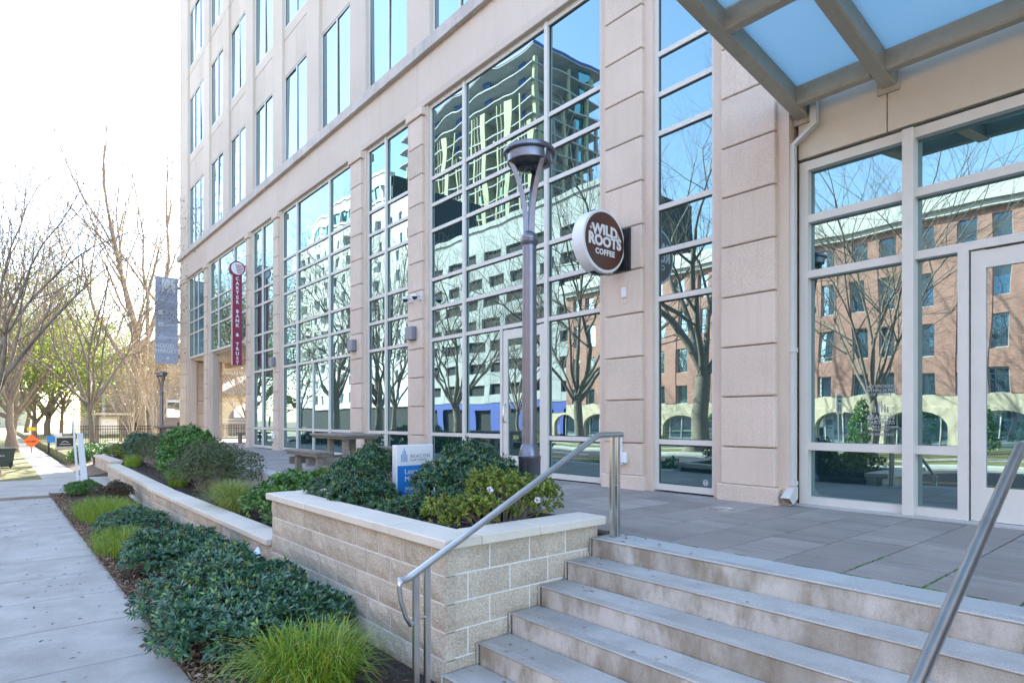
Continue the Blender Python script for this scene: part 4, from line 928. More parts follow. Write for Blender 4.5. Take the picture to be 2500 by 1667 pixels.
shrub('yellow_shrub', 'bright yellow green shrub above the end wall', 'shrub', 3.75, 28.0, -0.42, [(0, -.4, .2, .4, .6, .3), (.1, .5, .22, .4, .6, .32)], 900, 'leaf_light', 0.07, 0.03, 5)
# ---- near planter
Z1 = 0.075
shrub('planter_shrub', 'dark shrub left of the blue and white leasing sign in the near planter', 'shrub', 3.20, 6.55, Z1, [(-.22, -.35, .12, .26, .36, .20), (.0, .0, .22, .32, .36, .32), (.28, .18, .28, .30, .36, .36), (-.18, .25, .12, .28, .35, .2), (.05, -.38, .10, .26, .3, .17)], 2900, 'leaf_dark', 0.050, 0.017, 6, 'dark shrubs in the near planter')
shrub('planter_shrub', 'tall dark shrub between leasing sign and lamp post in the near planter', 'shrub', 3.62, 5.05, Z1, [(.04, -.12, .26, .34, .38, .36), (.20, .18, .32, .36, .38, .40), (-.20, .16, .22, .28, .30, .32), (.24, -.20, .24, .32, .32, .35), (-.16, -.20, .12, .26, .28, .20)], 3200, 'leaf_dark', 0.052, 0.018, 6, 'dark shrubs in the near planter')
shrub('planter_shrub', 'low dark sprig of shrub in front of the leasing sign', 'shrub', 3.05, 5.35, Z1, [(0, 0, .05, .24, .36, .10), (-.05, .25, .04, .2, .25, .08)], 480, 'leaf_dark', 0.050, 0.018, 6, 'dark shrubs in the near planter')
AZ = [(3.12, 4.18, .20, .22, .20), (3.38, 4.32, .25, .24, .30), (3.62, 4.30, .22, .22, .27), (3.86, 4.28, .2, .22, .24), (4.06, 4.34, .17, .2, .22), (3.0, 4.5, .18, .2, .16)]
az, azP = shrub('azalea', 'yellow green azalea with white blossoms at the near corner of the planter', 'shrub', 3.5, 4.3, Z1, [(a-3.5, b-4.3, h*0.75, r, r2, h) for a, b, r, r2, h in AZ], 1150, 'leaf_light', 0.046, 0.018, 6, None, 0.2, (0.3, 1.2))
for (fx, fyy, fz) in ((3.72, 4.05, 0.235), (4.17, 4.30, 0.30), (3.20, 4.08, 0.36)):
    P = np.zeros((14, 3))+np.array([[fx-3.5, fyy-4.3, fz]]); Nn = unit(rng.normal(size=(14, 3))+np.array([[0, -0.5, 0.6]])); V = rosettes(P, Nn, 4, 0.034, 0.026, (0.2, 0.8))
    o = bpy.data.objects.new('blossom', npmesh('blossom', V, quads(V), 'flower')); COL.objects.link(o); o.parent = az

# ---- leaf litter, bark chips, paper
def litter(name, n, sampler, mat, L, W, kind='stuff', flat=0.35):
    P = sampler(n); az_ = rng.uniform(0, 6.283, n); tl = rng.normal(0, flat, n); D = np.stack([np.cos(az_)*np.cos(tl), np.sin(az_)*np.cos(tl), np.abs(np.sin(tl))], 1)
    S = unit(np.stack([-np.sin(az_), np.cos(az_), rng.normal(0, flat, n)], 1)); V = leaf_quads(P, D, S, L*rng.uniform(0.5, 1.3, n), W*rng.uniform(0.5, 1.3, n), 0.3)
    o = bpy.data.objects.new(name, npmesh(name, V, quads(V), mat)); COL.objects.link(o); o['kind'] = kind; return o
def edge_s(n):
    y = rng.uniform(3.3, 19.6, n); x = 1.16+np.abs(rng.normal(0, 0.16, n))-0.05; return np.stack([x, y, np.full(n, -0.893)+rng.uniform(0, 0.03, n)], 1)
tag(litter('fallen_leaves', 8000, edge_s, 'dead_leaf', 0.055, 0.024), 'brown fallen leaves lining the pavement edge of the bed', 'leaves')
tag(litter('bark_mulch', 9000, lambda n: np.stack([rng.uniform(1.16, 2.46, n), rng.uniform(3.25, 19.8, n), rng.uniform(-0.893, -0.872, n)], 1), 'bark_chip', 0.05, 0.012), 'dark bark mulch covering the bed below the planter walls', 'mulch')
tag(litter('bark_mulch', 3500, lambda n: np.stack([rng.uniform(2.78, 4.1, n), rng.uniform(3.96, 7.0, n), rng.uniform(0.076, 0.10, n)], 1), 'bark_chip', 0.05, 0.013), 'dark bark mulch inside the near planter', 'mulch')
tag(litter('bark_mulch', 5000, lambda n: (lambda y: np.stack([np.where(y > 14.4, 3.2, 2.78)+rng.uniform(0, 0.85, n), y, np.where(y > 14.4, -0.03, 0)+rng.uniform(-0.438, -0.415, n)], 1))(rng.uniform(7.35, 24, n)), 'bark_chip', 0.055, 0.014), 'dark bark mulch on the planted terrace', 'mulch')
def walk_s(n):
    x = -0.85+1.95*rng.random(n)**0.6; return np.stack([x, rng.uniform(3, 19, n), np.full(n, G+0.003)], 1)
tag(litter('scattered_leaves', 150, walk_s, 'bark_chip', 0.055, 0.016, flat=0.14), 'dead leaves and twigs scattered over the pavement', 'leaves')
def step_s(n):
    i = rng.integers(0, 6, n); x = np.array(NX)[i]+rng.uniform(0.05, 0.28, n); y = 3.62-np.abs(rng.exponential(0.5, n)); return np.stack([x, y, np.array(RZ)[i]+0.004], 1)
tag(litter('step_leaves', 70, step_s, 'dead_leaf', 0.045, 0.014, flat=0.12), 'dead leaves lying on the concrete steps', 'leaves')
for nm, lab, (x, y, z), sx, sy in (('paper_scrap', 'crumpled white paper caught in the largest low shrub', (1.98, 6.35, -0.34), .13, .10), ('paper_scrap', 'white paper scrap on the leaf litter beside the big shrub', (1.20, 6.95, -0.87), .06, .15), ('paper_scrap', 'small white paper scrap farther along the leaf litter', (1.16, 8.3, -0.875), .03, .12)):
    m = MB(); i = 0
    for a in range(4):
        for b in range(4): m.v.append((x+sx*(a/3-.5), y+sy*(b/3-.5), z+0.03*math.sin(a*1.7+b)+0.02*a*(z > -0.6)))
    for a in range(3):
        for b in range(3): p = a*4+b; m.f.append((p, p+4, p+5, p+1))
    o = m.build(nm, 'paper', smooth=True, at=(x, y, z)); tag(o, lab, 'paper', 'paper scraps in the bed')
    md = o.modifiers.new('thickness', 'SOLIDIFY'); md.thickness = 0.002

# ================================================================== TREES
class TreeMesh:
    def __init__(s): s.v = []; s.f = []
    def tube(s, pts, rad, sides):
        i = len(s.v); n = len(pts); t0 = (pts[1]-pts[0]).normalized(); a = t0.cross(Vector((0.31, 0.17, 0.93))); 
        if a.length < 1e-3: a = Vector((1, 0, 0))
        a.normalize()
        for k in range(n):
            t = (pts[min(k+1, n-1)]-pts[max(k-1, 0)]).normalized(); a = (a-t*a.dot(t)).normalized(); b = t.cross(a)
            for j in range(sides): w = 6.28318*j/sides; s.v.append(pts[k]+(a*math.cos(w)+b*math.sin(w))*rad[k])
        for k in range(n-1):
            for j in range(sides): s.f.append((i+k*sides+j, i+k*sides+(j+1) % sides, i+(k+1)*sides+(j+1) % sides, i+(k+1)*sides+j))
def grow(seed, H, r0, fork, levels=5, spread=0.75, limbs=5, up=0.25, kids=(6, 6, 6, 5), leader=True, wig=0.22):
    """returns (trunk mesh data, branch mesh data, twig tip points)"""
    r = random.Random(seed); tr = TreeMesh(); br = TreeMesh(); tips = []
    def rv(): return Vector((r.gauss(0, 1), r.gauss(0, 1), r.gauss(0, 1)))
    def branch(p, d, L, rad, lv, mesh):
        ns = 5 if lv < 2 else (4 if lv < 4 else 3); pts = [p.copy()]; dirs = [d.copy()]
        for k in range(ns):
            d = (d+rv()*wig*(0.5 if lv == 0 else 1)*0.55+Vector((0, 0, up*0.30 if lv > 0 else 0.2))).normalized(); p = p+d*(L/ns); pts.append(p.copy()); dirs.append(d.copy())
        end = 0.35 if lv < levels-1 else 0.25; rads = [rad*(1-(1-end)*k/ns) for k in range(ns+1)]
        mesh.tube(pts, rads, 9 if lv == 0 else (6 if lv == 1 else (4 if lv == 2 else 3)))
        if lv >= levels-1: tips.append(pts[-1]); tips.append(pts[-2]); return
        n = kids[min(lv-1, len(kids)-1)] if lv > 0 else limbs
        for c in range(n):
            f = r.uniform(0.30, 1.0) if lv > 0 else r.uniform(0.0, 1.0)
            if c == 0: f = 1.0
            q = f*ns; k = min(int(q), ns-1); pp = pts[k].lerp(pts[k+1], q-k); dd = dirs[k+1]
            side = rv(); side = (side-dd*side.dot(dd)).normalized(); a = (r.uniform(0.45, 0.95) if c else 0.25)*spread
            nd = (dd*math.cos(a)+side*math.sin(a)).normalized(); rr = max(0.004, rads[k]*r.uniform(0.45, 0.65)*(1.25 if c == 0 else 1))
            branch(pp, nd, L*r.uniform(0.42, 0.68), rr, lv+1, br)
    pts = [Vector((0, 0, -0.15)), Vector((r.gauss(0, .03), r.gauss(0, .03), 0.35)), Vector((r.gauss(0, .06), r.gauss(0, .06), fork*0.5)), Vector((r.gauss(0, .12), r.gauss(0, .12), fork))]
    tr.tube(pts, [r0*1.5, r0*1.05, r0*0.95, r0*0.8], 12); top = pts[-1]
    for c in range(limbs):
        th = 6.283*(c+r.uniform(-.3, .3))/limbs; a = r.uniform(0.35, 0.8)*spread; 
        if leader and c == 0: a = 0.08
        d = Vector((math.sin(a)*math.cos(th), math.sin(a)*math.sin(th), math.cos(a))); z = top-Vector((0, 0, fork*0.25*r.random() if c else 0))
        branch(z, d, (H-fork)*r.uniform(0.62, 0.85)*(1.1 if (leader and c == 0) else 1), r0*r.uniform(0.38, 0.55)*(1.2 if (leader and c == 0) else 1), 1, br)
    return tr, br, tips
TREE = {}
def tree_meshes(key, seed, bark, twig, leaf=None, nleaf=0, lsize=0.06, **kw):
    tr, br, tips = grow(seed, **kw); out = []
    for nm, t, mt in (('trunk', tr, bark), ('crown', br, twig)):
        me = bpy.data.meshes.new(nm); me.from_pydata([v[:] for v in t.v], [], t.f); me.materials.append(MAT[mt]); me.polygons.foreach_set('use_smooth', [True]*len(me.polygons)); me.update(); out.append(me)
    if leaf and tips:
        T = np.array([p[:] for p in tips]); i = rng.integers(0, len(T), nleaf); P = T[i]+rng.normal(0, 0.22, (nleaf, 3)); D = unit(rng.normal(size=(nleaf, 3))); S = unit(np.cross(D, rng.normal(size=(nleaf, 3))))
        V = leaf_quads(P, D, S, lsize*rng.uniform(.6, 1.3, nleaf), lsize*0.6*rng.uniform(.6, 1.3, nleaf)); out.append(npmesh('leaves', V, quads(V), leaf))
    TREE[key] = out
def tree(key, name, label, x, y, z, rz=0.0, sc=1.0, group=None):
    t = thing(name, label, 'tree', (x, y, z), group); t.rotation_euler = (0, 0, rz); t.scale = (sc, sc, sc)
    for me, nm in zip(TREE[key], ('trunk', 'crown', 'leaves')):
        o = bpy.data.objects.new(nm, me); COL.objects.link(o); o.parent = t
        if nm == 'leaves': o['kind'] = 'stuff'
tree_meshes('oak', 11, 'bark_grey', 'bark_grey', H=17, r0=0.52, fork=4.6, levels=6, limbs=5, spread=0.85, kids=(5, 5, 5, 4, 4), leader=False, wig=0.3)
tree_meshes('street', 12, 'bark_grey', 'bark_grey', H=15, r0=0.27, fork=3.4, levels=5, limbs=8, spread=0.95, kids=(7, 6, 5, 4), up=0.15)
tree_meshes('slim', 13, 'bark_grey', 'twig', H=12, r0=0.14, fork=2.8, levels=5, limbs=9, spread=0.9, kids=(8, 6, 5), up=0.1)
tree_meshes('left', 24, 'bark', 'twig', leaf='leaf_gold', nleaf=900, H=12, r0=0.22, fork=3.6, levels=6, limbs=9, spread=0.62, kids=(6, 5, 5, 4), leader=True, wig=0.32)
tree_meshes('big', 31, 'bark', 'twig', H=20, r0=0.38, fork=4.2, levels=6, limbs=8, spread=0.9, kids=(6, 6, 5, 4), up=0.22, wig=0.2)
tree_meshes('gold', 16, 'bark', 'twig', leaf='leaf_gold', nleaf=7000, lsize=0.10, H=10.5, r0=0.13, fork=2.4, levels=5, limbs=11, spread=1.0, kids=(8, 6, 4), up=0.12)
tree_meshes('green', 17, 'bark', 'twig', leaf='leaf_tree', nleaf=22000, lsize=0.15, H=9, r0=0.22, fork=2.0, levels=5, limbs=8, spread=1.05, kids=(7, 6, 4), up=0.05)
tree_meshes('stems', 18, 'bark_pale', 'bark_pale', leaf='leaf_gold', nleaf=1200, lsize=0.07, H=4.6, r0=0.05, fork=0.35, levels=4, limbs=9, spread=0.42, kids=(6, 5), up=0.4)
tree('left', 'street_tree', 'bare oak whose trunk stands at the left edge beside the dark wheeled bin', 0.0, 28.0, -0.95, 3.4, 0.85)
tree('left', 'street_tree', 'dark trunked tree with flared foot behind the orange diamond sign', 0.95, 47.5, -0.95, 2.3, 0.95)
tree('green', 'leafy_tree', 'sunlit green leaved tree over the far pavement', 1.0, 56, -0.95, 0.7, 1.25)
tree('green', 'leafy_tree', 'smaller pale green tree over the black sign and fence', 2.7, 66, -0.9, 2.7, 1.0)
tree('gold', 'slender_tree', 'slender straight tree with a few gold leaves right of the leaning white board', 3.75, 36.0, -0.62, 0.3, 1.0)
tree('big', 'park_tree', 'big bare spreading tree behind the grey blue tenant sign', 8.0, 50.0, -0.62, 1.2, 1.0)
tree('gold', 'park_tree', 'gold leaved tree seen through the open arcade', 15.5, 47, -0.62, 2.0, 0.95)
tree('gold', 'park_tree', 'gold leaved tree behind the railing of the arcade', 12.8, 42.5, -0.62, 4.0, 0.75)
tree('gold', 'park_tree', 'hazy gold tree between the lamp post and the big bare tree', 8.8, 60, -0.62, 5.0, 0.9)
tree('green', 'leafy_tree', 'hazy green tree over the far end of the pavement', 4.2, 78, -0.9, 1.9, 1.3)
tree('gold', 'park_tree', 'hazy gold tree left of the slender straight one', 4.4, 64, -0.62, 2.6, 1.1)
tree('gold', 'park_tree', 'low gold tree between notice board and tan building', 11.5, 68, -0.62, 0.6, 0.9)
tree('green', 'leafy_tree', 'green tree far off on the left side of the street', -2.6, 85, -0.95, 4.2, 1.4)
tree('left', 'park_tree', 'bare tree far down the street beyond the green trees', 3.2, 96, -0.62, 5.0, 1.1)
tree('stems', 'multi_stem_tree', 'pale many stemmed small tree left of the building corner', 7.3, 40.0, -0.62, 0.0, 1.0)
tree('stems', 'multi_stem_tree', 'pale many stemmed small tree close behind the far lamp post', 6.3, 42.5, -0.62, 1.3, 0.95)
for i, (key, y, x, rz, sc) in enumerate((('slim', -5, -16.6, 1.0, 1.0), ('slim', 11.0, -16.4, 0.2, 1.15), ('oak', 20.5, -16.8, 0.9, 1.0), ('street', 29.3, -16.3, 2.2, 1.1), ('slim', 36.5, -17.0, 3.1, 1.0), ('street', 44.5, -16.5, 0.4, 1.0), ('street', 55.5, -16.4, 4.1, 1.05), ('oak', 70, -16.8, 2.5, 0.95), ('street', 81, -16.5, 5.2, 1.0), ('oak', 96, -16.8, 4.0, 1.0))):
    tree(key, 'street_tree', 'bare tree across the street, %s' % ['reflected right of the storefront door', 'slim straight one mirrored in the storefront glass', 'thick oak mirrored in the single tall pane', 'straight trunk mirrored right of the coffee shop door', 'slim one mirrored behind the round sign', 'one mirrored left of the coffee shop door', 'one mirrored in the narrow window by the cameras', 'thick trunk mirrored behind the picnic table', 'one mirrored left in the wide picnic table window', 'farthest one mirrored by the bank sign'][i], x, y, -0.92, rz, sc, 'bare trees across the street')

# ================================================================== FAR SIDE OF THE STREET (seen mirrored in the glass)
RB = thing('brick_building', 'red brick office block with white cornice mirrored in the storefront glass', 'building', (-31, 10, -0.92))
X0 = -30.0; RR = [(11.3, 13.0), (8.2, 10.35), (5.05, 7.1), (2.5, 4.0)]; pitch = 2.15
MB().box(X0-12, X0-0.5, -40, 44.0, -1, 14.0).build('core', 'dark_room', RB)
for z0, z1, mt in ((13.0, 13.4, 'brick'), (10.35, 11.3, 'brick'), (7.1, 8.2, 'brick'), (4.0, 5.05, 'brick'), (1.7, 2.5, 'cream_wall')): MB().box(X0-0.5, X0, -40, 44, z0, z1).build('wall_band', mt, RB)
MB().box(X0-0.6, X0+0.35, -40.2, 44.2, 13.4, 13.75).build('cornice', 'white_wall', RB); MB().box(X0-0.6, X0+0.6, -40.4, 44.4, 13.75, 14.6).build('cornice', 'white_wall', RB); MB().box(X0-0.4, X0+0.15, -40.1, 44.1, 14.6, 15.0).build('cornice', 'white_wall', RB)
wf = MB(); wf.box(0.0, 0.06, -0.5, -0.44, -1, 1); wf.box(0.0, 0.06, 0.44, 0.5, -1, 1); wf.box(0.0, 0.06, -0.44, 0.44, 0.94, 1); wf.box(0.0, 0.06, -0.44, 0.44, -1, -0.94); wfm = wf.mesh('window', 'white_wall')
wpm = MB().box(-0.02, 0.02, -0.46, 0.46, -0.96, 0.96).mesh('pane', 'glass_far')
y = -1.0; edges_ = [-40.0]
while y < 42.5:
    for z0, z1 in RR:
        w = place('window', wfm, (X0-0.25, y+0.5, (z0+z1)/2), RB, scale=(1, 1, (z1-z0)/2)); o = bpy.data.objects.new('pane', wpm); COL.objects.link(o); o.parent = w
    edges_ += [y, y+1.0]; y += pitch if int(y/pitch) % 3 else pitch*0.8
edges_.append(44.0)
for i in range(0, len(edges_), 2): MB().box(X0-0.45, X0+0.04, edges_[i], edges_[i+1], 2.5, 13.0).build('brick_pier', 'brick', RB)
yy = -2.0
while yy < 43:
    m = MB(); w2 = 2.0; pts = [(yy, 1.7), (yy, -1.0), (yy+0.45, -1.0), (yy+0.45, 0.4)]+[(yy+2.2-1.75*math.cos(math.pi*k/12), 0.4+1.1*math.sin(math.pi*k/12)) for k in range(1, 12)]+[(yy+3.95, 0.4), (yy+3.95, -1.0), (yy+4.4, -1.0), (yy+4.4, 1.7)]
    m.poly_extrude(pts, 'x', X0-0.45, X0+0.08); m.build('arch', 'cream_wall', RB)
    for k in range(3): MB().box(X0-0.3, X0-0.24, yy+0.9+k*1.2, yy+0.96+k*1.2, -1, 1.4).build('arch_mullion', 'white_wall', RB)
    yy += 4.405
MB().box(X0-0.4, X0-0.32, -2, 44, -1, 1.69).build('shop_glass', 'glass_far', RB)

def grid_block(name, label, x, y0, y1, h, wall, pu, pz, ow, oh, z_first, openmat, loc_label=None, base='dark_room'):
    T = thing(name, label, 'building', (x-5, (y0+y1)/2, -0.92)); MB().box(x-14, x-0.6, y0, y1, -1, h).build('core', 'dark_room', T)
    nz = int((h-z_first-0.8)//pz); zs = []
    for k in range(nz): zs.append((z_first+k*pz, z_first+k*pz+oh))
    prev = z_first-1.2
    for a, b in zs+[(h, h)]: MB().box(x-0.6, x, y0, y1, prev, a).build('wall_band', wall, T); prev = b
    ys = []; y = y0+0.8
    while y+ow < y1-0.4: ys.append((y, y+ow)); y += pu
    e = [y0]+[v for p in ys for v in p]+[y1]
    for i in range(0, len(e), 2): MB().box(x-0.55, x+0.03, e[i], e[i+1], z_first-1.0, h-0.3).build('pier', wall, T)
    wm = MB().box(-0.02, 0.02, -ow/2, ow/2, -oh/2, oh/2).mesh('window', openmat)
    for a, b in zs:
        for p, q in ys: place('window', wm, (x-0.4, (p+q)/2, (a+b)/2), T)
    MB().box(x-0.8, x+0.25, y0-0.1, y1+0.1, h, h+0.7).build('parapet', wall, T)
    MB().box(x-0.5, x-0.3, y0, y1, -1, z_first-1.2).build('street_front', base, T); return T
grid_block('white_building', 'white block with square dark openings mirrored left of the coffee shop door', -42, 47.0, 92, 29.5, 'grey_wall', 5.4, 3.3, 3.9, 1.5, 4.6, 'dark_room')
gb = grid_block('white_building', 'taller white block with small windows mirrored in the narrow window by the cameras', -42, 93, 150, 41.5, 'white_wall', 4.2, 3.6, 1.5, 1.9, 4.6, 'glass_far')
for k in range(5): MB().box(-41.9, -41.7, 56+k*7.0, 58.2+k*7.0, -0.9, 2.4).build('blue_hoarding', 'tower_blue', gb)
MB().box(-41.95, -41.75, 50, 92, 2.4, 3.3).build('blue_hoarding', 'tower_blue', gb)
grid_block('glass_building', 'pale teal glass block mirrored high in the wide picnic table window', -60, 135, 190, 62, 'white_wall', 3.2, 3.4, 2.9, 2.8, 5.5, 'glass_teal')
# tower under construction
TW = thing('construction_tower', 'unfinished tower with pale yellow panels and bare slabs mirrored in the tall windows', 'building', (-75, 118, -0.92)); TX = -68.0; th = 76.0; nf = 22; fh = th/nf; TA, TB = 90.0, 146.0
MB().box(TX-17, TX-2.6, TA+2.5, TB-1, -1, th-7).build('core', 'tower_concrete', TW)
for k in range(nf+1): MB().box(TX-18, TX, TA, TB, k*fh-0.14, k*fh+0.14).build('slab', 'grey_wall', TW)
ty = TA+0.4; j = 0
while ty < TB-3:
    wdt = 1.5 if j % 2 == 0 else 0.45; zt = th-8 if j % 3 else th-15
    MB().box(TX-0.5, TX+0.06, ty, ty+wdt, -1, zt).build('pier', 'tower_panel', TW)
    if j % 2 == 0:
        MB().box(TX-2.58, TX-0.52, ty, ty+0.4, -1, zt).build('fin_wall', 'tower_panel', TW)
        for k in range(2): MB().box(TX-0.40, TX-0.1, ty+wdt+1.0+1.1*k, ty+wdt+1.15+1.1*k, 6, zt).build('window_bar', 'tower_panel', TW)
        MB().box(TX-1.2, TX-1.1, ty+wdt, ty+wdt+3.2, 0, zt-12).build('glazing', 'glass_teal', TW)
    if j % 3 == 1:
        for k in range(12, nf): MB().box(TX-2.55, TX-2.3, ty+0.6, ty+3.0, k*fh+0.3, k*fh+fh-0.3).build('blue_sheet', 'tower_blue', TW)
    ty += 4.4 if j % 2 == 0 else 3.4; j += 1
for k in range(6): MB().box(TX-17.5+3.2*k, TX-16.8+3.2*k, TA+0.1, TA+0.7, -1, th-2 if k % 2 else th-12).build('pier', 'tower_panel' if k % 2 else 'tower_concrete', TW)
for k in range(4, nf, 1): MB().box(TX-14, TX-11.4, TA+0.9, TA+1.1, k*fh+0.3, k*fh+fh-0.3).build('end_glazing', 'glass_teal', TW)
MB().box(TX-18.1, TX+0.1, TA-0.1, TB+0.1, th+0.15, th+0.7).build('roof_edge', 'tower_blue', TW)
# hedges and signs over the road
for y, r_, h in ((8.5, 0.8, 2.6), (14.5, 0.85, 3.0), (24.5, 0.9, 2.4), (33, 0.8, 2.8)):
    shrub('cone_evergreen', 'clipped cone evergreen on the far lawn %s' % {8.5: 'mirrored behind the right door', 14.5: 'mirrored beside the storefront mullion', 24.5: 'mirrored in the single tall pane', 33: 'mirrored right of the coffee shop door'}[y], 'shrub', -24.5, y, -0.92, [(0, 0, 0.5, r_, r_, .7), (0, 0, h*0.4, r_*.8, r_*.8, h*.4), (0, 0, h*.7, r_*.45, r_*.45, h*.32)], 1600, 'leaf_mid', 0.11, 0.05, 4, 'cone evergreens on the far lawn')
for y in (4, 18, 29, 42):
    shrub('low_hedge', 'low round hedge on the far lawn, %s' % {4: 'nearest to the steps', 18: 'between storefront and tall pane reflections', 29: 'mirrored near the coffee shop door', 42: 'farthest up the street'}[y], 'shrub', -23, y, -0.92, [(0, -.8, .35, .8, 1.1, .55), (0, .8, .35, .8, 1.1, .5)], 1200, 'leaf_light', 0.10, 0.05, 4, 'low hedges on the far lawn')
t = thing('speed_limit_sign', 'speed limit sign on a post across the street, mirrored in the storefront', 'sign', (-15.4, 12.1, -0.92))
MB().cbox(-15.72, -15.08, 12.08, 12.10, 1.25, 2.15, 0.004).build('plate', 'sign_white', t); MB().box(-15.43, -15.37, 12.10, 12.16, -0.95, 2.2).build('post', 'box_grey', t)
for s_, sz, z in (('SPEED', .17, 2.02), ('LIMIT', .17, 1.84), ('35', .42, 1.52)): text('sign_lettering', s_, sz, (-15.4, 12.076, z), '-u', 'black', t, 0.002, 0.004)
t = thing('for_lease_sign', 'white lease sign on the far lawn mirrored in the single tall pane', 'sign', (-21, 22.5, -0.92))
MB().cbox(-21.9, -20.3, 22.5, 22.58, -0.5, 1.0, 0.01).build('board', 'sign_white', t); MB().box(-21.88, -20.32, 22.49, 22.502, 0.5, 0.98).build('header', 'ink_grey', t)
for x in (-21.96, -20.24): MB().box(x-.05, x+.05, 22.5, 22.6, -0.95, 1.15).build('post', 'sign_white', t)
text('sign_lettering', 'FOR LEASE', .28, (-21.1, 22.486, .28), '-u', 'black', t, 0.002, 0.005); text('sign_lettering', '704.523', .2, (-21.1, 22.486, 0.0), '-u', 'carter_red', t, 0.002)

# ================================================================== BACKGROUND LEFT
t = thing('wheeled_bin', 'dark grey green wheeled refuse bin at the left edge on the verge', 'bin', (0.35, 32.6, -0.95))
m = MB(); m.v += [(0.02, 32.3, -0.90), (0.62, 32.3, -0.90), (0.62, 32.85, -0.90), (0.02, 32.85, -0.90), (-0.05, 32.22, -0.22), (0.70, 32.22, -0.22), (0.70, 32.93, -0.22), (-0.05, 32.93, -0.22)]
m.f += [(0, 3, 2, 1), (4, 5, 6, 7), (0, 1, 5, 4), (1, 2, 6, 5), (2, 3, 7, 6), (3, 0, 4, 7)]; m.build('body', 'bin', t); MB().cbox(-0.09, 0.76, 32.18, 32.98, -0.22, -0.13, 0.03).build('lid', 'bin', t)
for x in (0.12, 0.55): mm = MB(); mm.tube([(x-0.03, 32.3, -0.85), (x+0.03, 32.3, -0.85)], 0.11, 16); mm.build('wheel', 'black', t)
text('bin_number', '02', 0.16, (0.30, 32.245, -0.42), '-u', 'sign_white', t, 0.003)
t = thing('road_work_sign', 'orange diamond road work sign on the far pavement', 'sign', (1.75, 46, -0.95))
m = MB(); r_ = 0.42; m.poly_extrude([(1.75, -0.25-r_), (1.75+r_, -0.25), (1.75, -0.25+r_), (1.75-r_, -0.25)], 'y', 46, 46.02); m.build('panel', 'orange', t)
MB().box(1.72, 1.78, 46.03, 46.07, -0.95, 0.55).build('post', 'box_grey', t); MB().box(1.55, 1.95, 46.0, 46.02, 0.36, 0.56).build('small_panel', 'yellow', t)
text('sign_lettering', 'RAMP', 0.18, (1.75, 45.99, -0.28), '-u', 'carter_red', t, 0.002, 0.003)
t = thing('black_sign', 'low black sign board with white arc emblem in a grey frame before the fence', 'sign', (3.0, 41.5, -0.62))
MB().cbox(2.60, 3.45, 41.5, 41.62, -0.6, 0.10, 0.01).build('frame', 'kerbstone', t); MB().box(2.66, 3.39, 41.485, 41.502, -0.45, 0.02).build('panel', 'black', t)
m = MB(); m.tube([(2.87+0.3*k/8, 41.48, -0.24+0.07*math.sin(math.pi*k/8)) for k in range(9)], 0.012, 5); m.tube([(2.78, 41.48, -0.33), (3.28, 41.48, -0.33)], 0.012, 5); m.build('emblem', 'sign_white', t)
t = thing('blue_sign', 'blue and white sign left of the low black sign board', 'sign', (3.2, 45, -0.62))
MB().cbox(2.42, 2.85, 45, 45.06, -0.35, 0.05, 0.004).build('panel', 'sign_blue', t); MB().cbox(2.75, 3.15, 45.1, 45.16, -0.2, 0.22, 0.004).build('panel', 'sign_white', t); MB().box(2.46, 2.56, 45.07, 45.15, -0.95, 0.0).build('post', 'black', t); MB().box(3.02, 3.10, 45.2, 45.27, -0.95, 0.1).build('post', 'black', t)
F_ = thing('iron_fence', 'black iron picket fence along the park lawn', 'fence', (7, 43, -0.62))
for z in (0.62, 0.45, -0.45): MB().box(3.5, 13.4, 43.0, 43.03, z-0.02, z+0.02).build('rail', 'fence_black', F_)
for k in range(83): x = 3.52+k*0.118; MB().box(x-0.012, x+0.012, 42.995, 43.0, -0.6, 0.68).build('picket', 'fence_black', F_)
for x in (3.5, 4.4, 6.6, 8.9, 11.1, 13.4): MB().box(x-0.05, x+0.05, 42.95, 43.06, -0.65, 0.85).build('post', 'fence_black', F_)
K = thing('notice_kiosk', 'small notice board with a flat roof standing behind the iron fence', 'notice board', (5.7, 46, -0.62))
MB().cbox(4.85, 6.75, 45.7, 46.9, 1.30, 1.42, 0.02).build('roof', 'cream_wall', K); MB().box(5.05, 6.2, 46.1, 46.2, 0.1, 1.2).build('board', 'kiosk_board', K); MB().box(5.2, 6.05, 46.085, 46.102, 0.3, 1.05).build('notice', 'sign_white', K)
for x in (5.0, 6.25): MB().box(x-0.08, x+0.08, 46.05, 46.25, -0.65, 1.3).build('post', 'wood', K)
m = MB(); m.tube([(6.3, 46.15, 0.8), (6.7, 46.15, 1.3)], 0.04, 6); m.build('brace', 'wood', K)
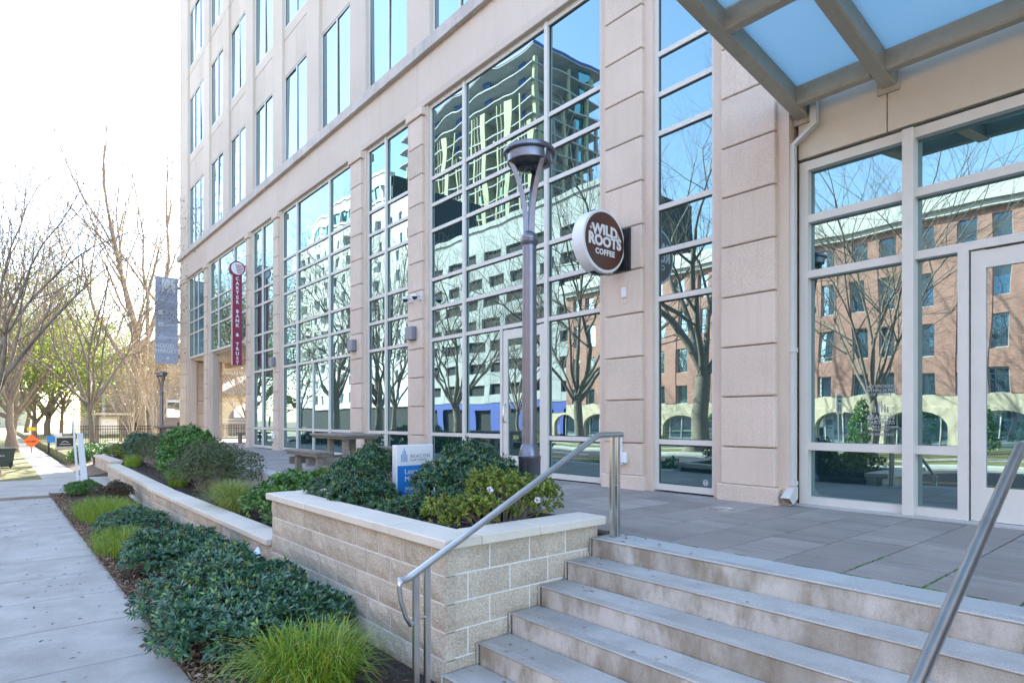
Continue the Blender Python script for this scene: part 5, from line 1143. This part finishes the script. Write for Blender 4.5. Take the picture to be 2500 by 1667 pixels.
for x, y, lab in ((3.3, 33.2, 'pale green mound of ground cover on the bank beside the far pavement'), (3.6, 35.8, 'green mound of ground cover below the black sign board')):
    shrub('bank_shrub', lab, 'shrub', x, y, -0.85, [(-.3, -.9, .25, .6, .9, .4), (.2, .2, .3, .7, .9, .45), (0, 1.0, .25, .6, .8, .4)], 1500, 'leaf_mid', 0.09, 0.04, 5, 'shrubs on the mulch bank')
H1 = thing('tan_building', 'tan building with grey roof far behind the big bare tree', 'building', (18, 80, -0.62))
MB().box(8.2, 40, 76, 92, -1, 6.2).build('wall', 'tan_wall', H1); MB().box(7.8, 40.4, 75.6, 92.4, 6.2, 6.6).build('eaves', 'cream_wall', H1)
m = MB(); m.poly_extrude([(7.7, 6.6), (40.5, 6.6), (36, 9.5), (12, 9.5)], 'y', 75.8, 92); m.build('roof', 'roof_grey', H1)
for x in (11, 14.5, 18, 21.5, 25): 
    w = MB().box(x, x+1.4, 75.9, 76.02, 1.2, 3.2).build('window', 'white_wall', H1); MB().box(x+0.1, x+1.3, 75.88, 75.905, 1.3, 3.1).build('pane', 'glass_far', w)
MB().box(8.6, 8.9, 75.8, 75.98, -1, 6.2).build('corner_board', 'white_wall', H1)
PV = thing('park_pavilion', 'cream arched pavilion with grey roof seen through the arcade', 'building', (20, 58, -0.62))
m = MB(); m.poly_extrude([(15.5, -0.7), (16.0, -0.7), (16.0, 1.0)]+[(18.2-2.2*math.cos(math.pi*k/10), 1.0+1.5*math.sin(math.pi*k/10)) for k in range(1, 10)]+[(20.4, 1.0), (20.4, -0.7), (21.4, -0.7), (21.4, 3.2), (15.5, 3.2)], 'y', 58, 58.5); m.build('arch_wall', 'cream_wall', PV)
m = MB(); m.poly_extrude([(14.9, 3.2), (22, 3.2), (18.5, 5.2)], 'y', 57.5, 64); m.build('roof', 'roof_grey', PV)
FB = thing('street_end_building', 'pale building closing the street far behind the orange sign', 'building', (0, 190, -0.9))
MB().box(-30, 7, 190, 200, -1, 7).build('wall', 'cream_wall', FB); MB().box(-31, 8, 189.5, 200, 7, 7.8).build('roof', 'roof_grey', FB)
for k in range(8): MB().box(-26+4*k, -24+4*k, 189.9, 190.01, 1.5, 4).build('window', 'glass_far', FB)
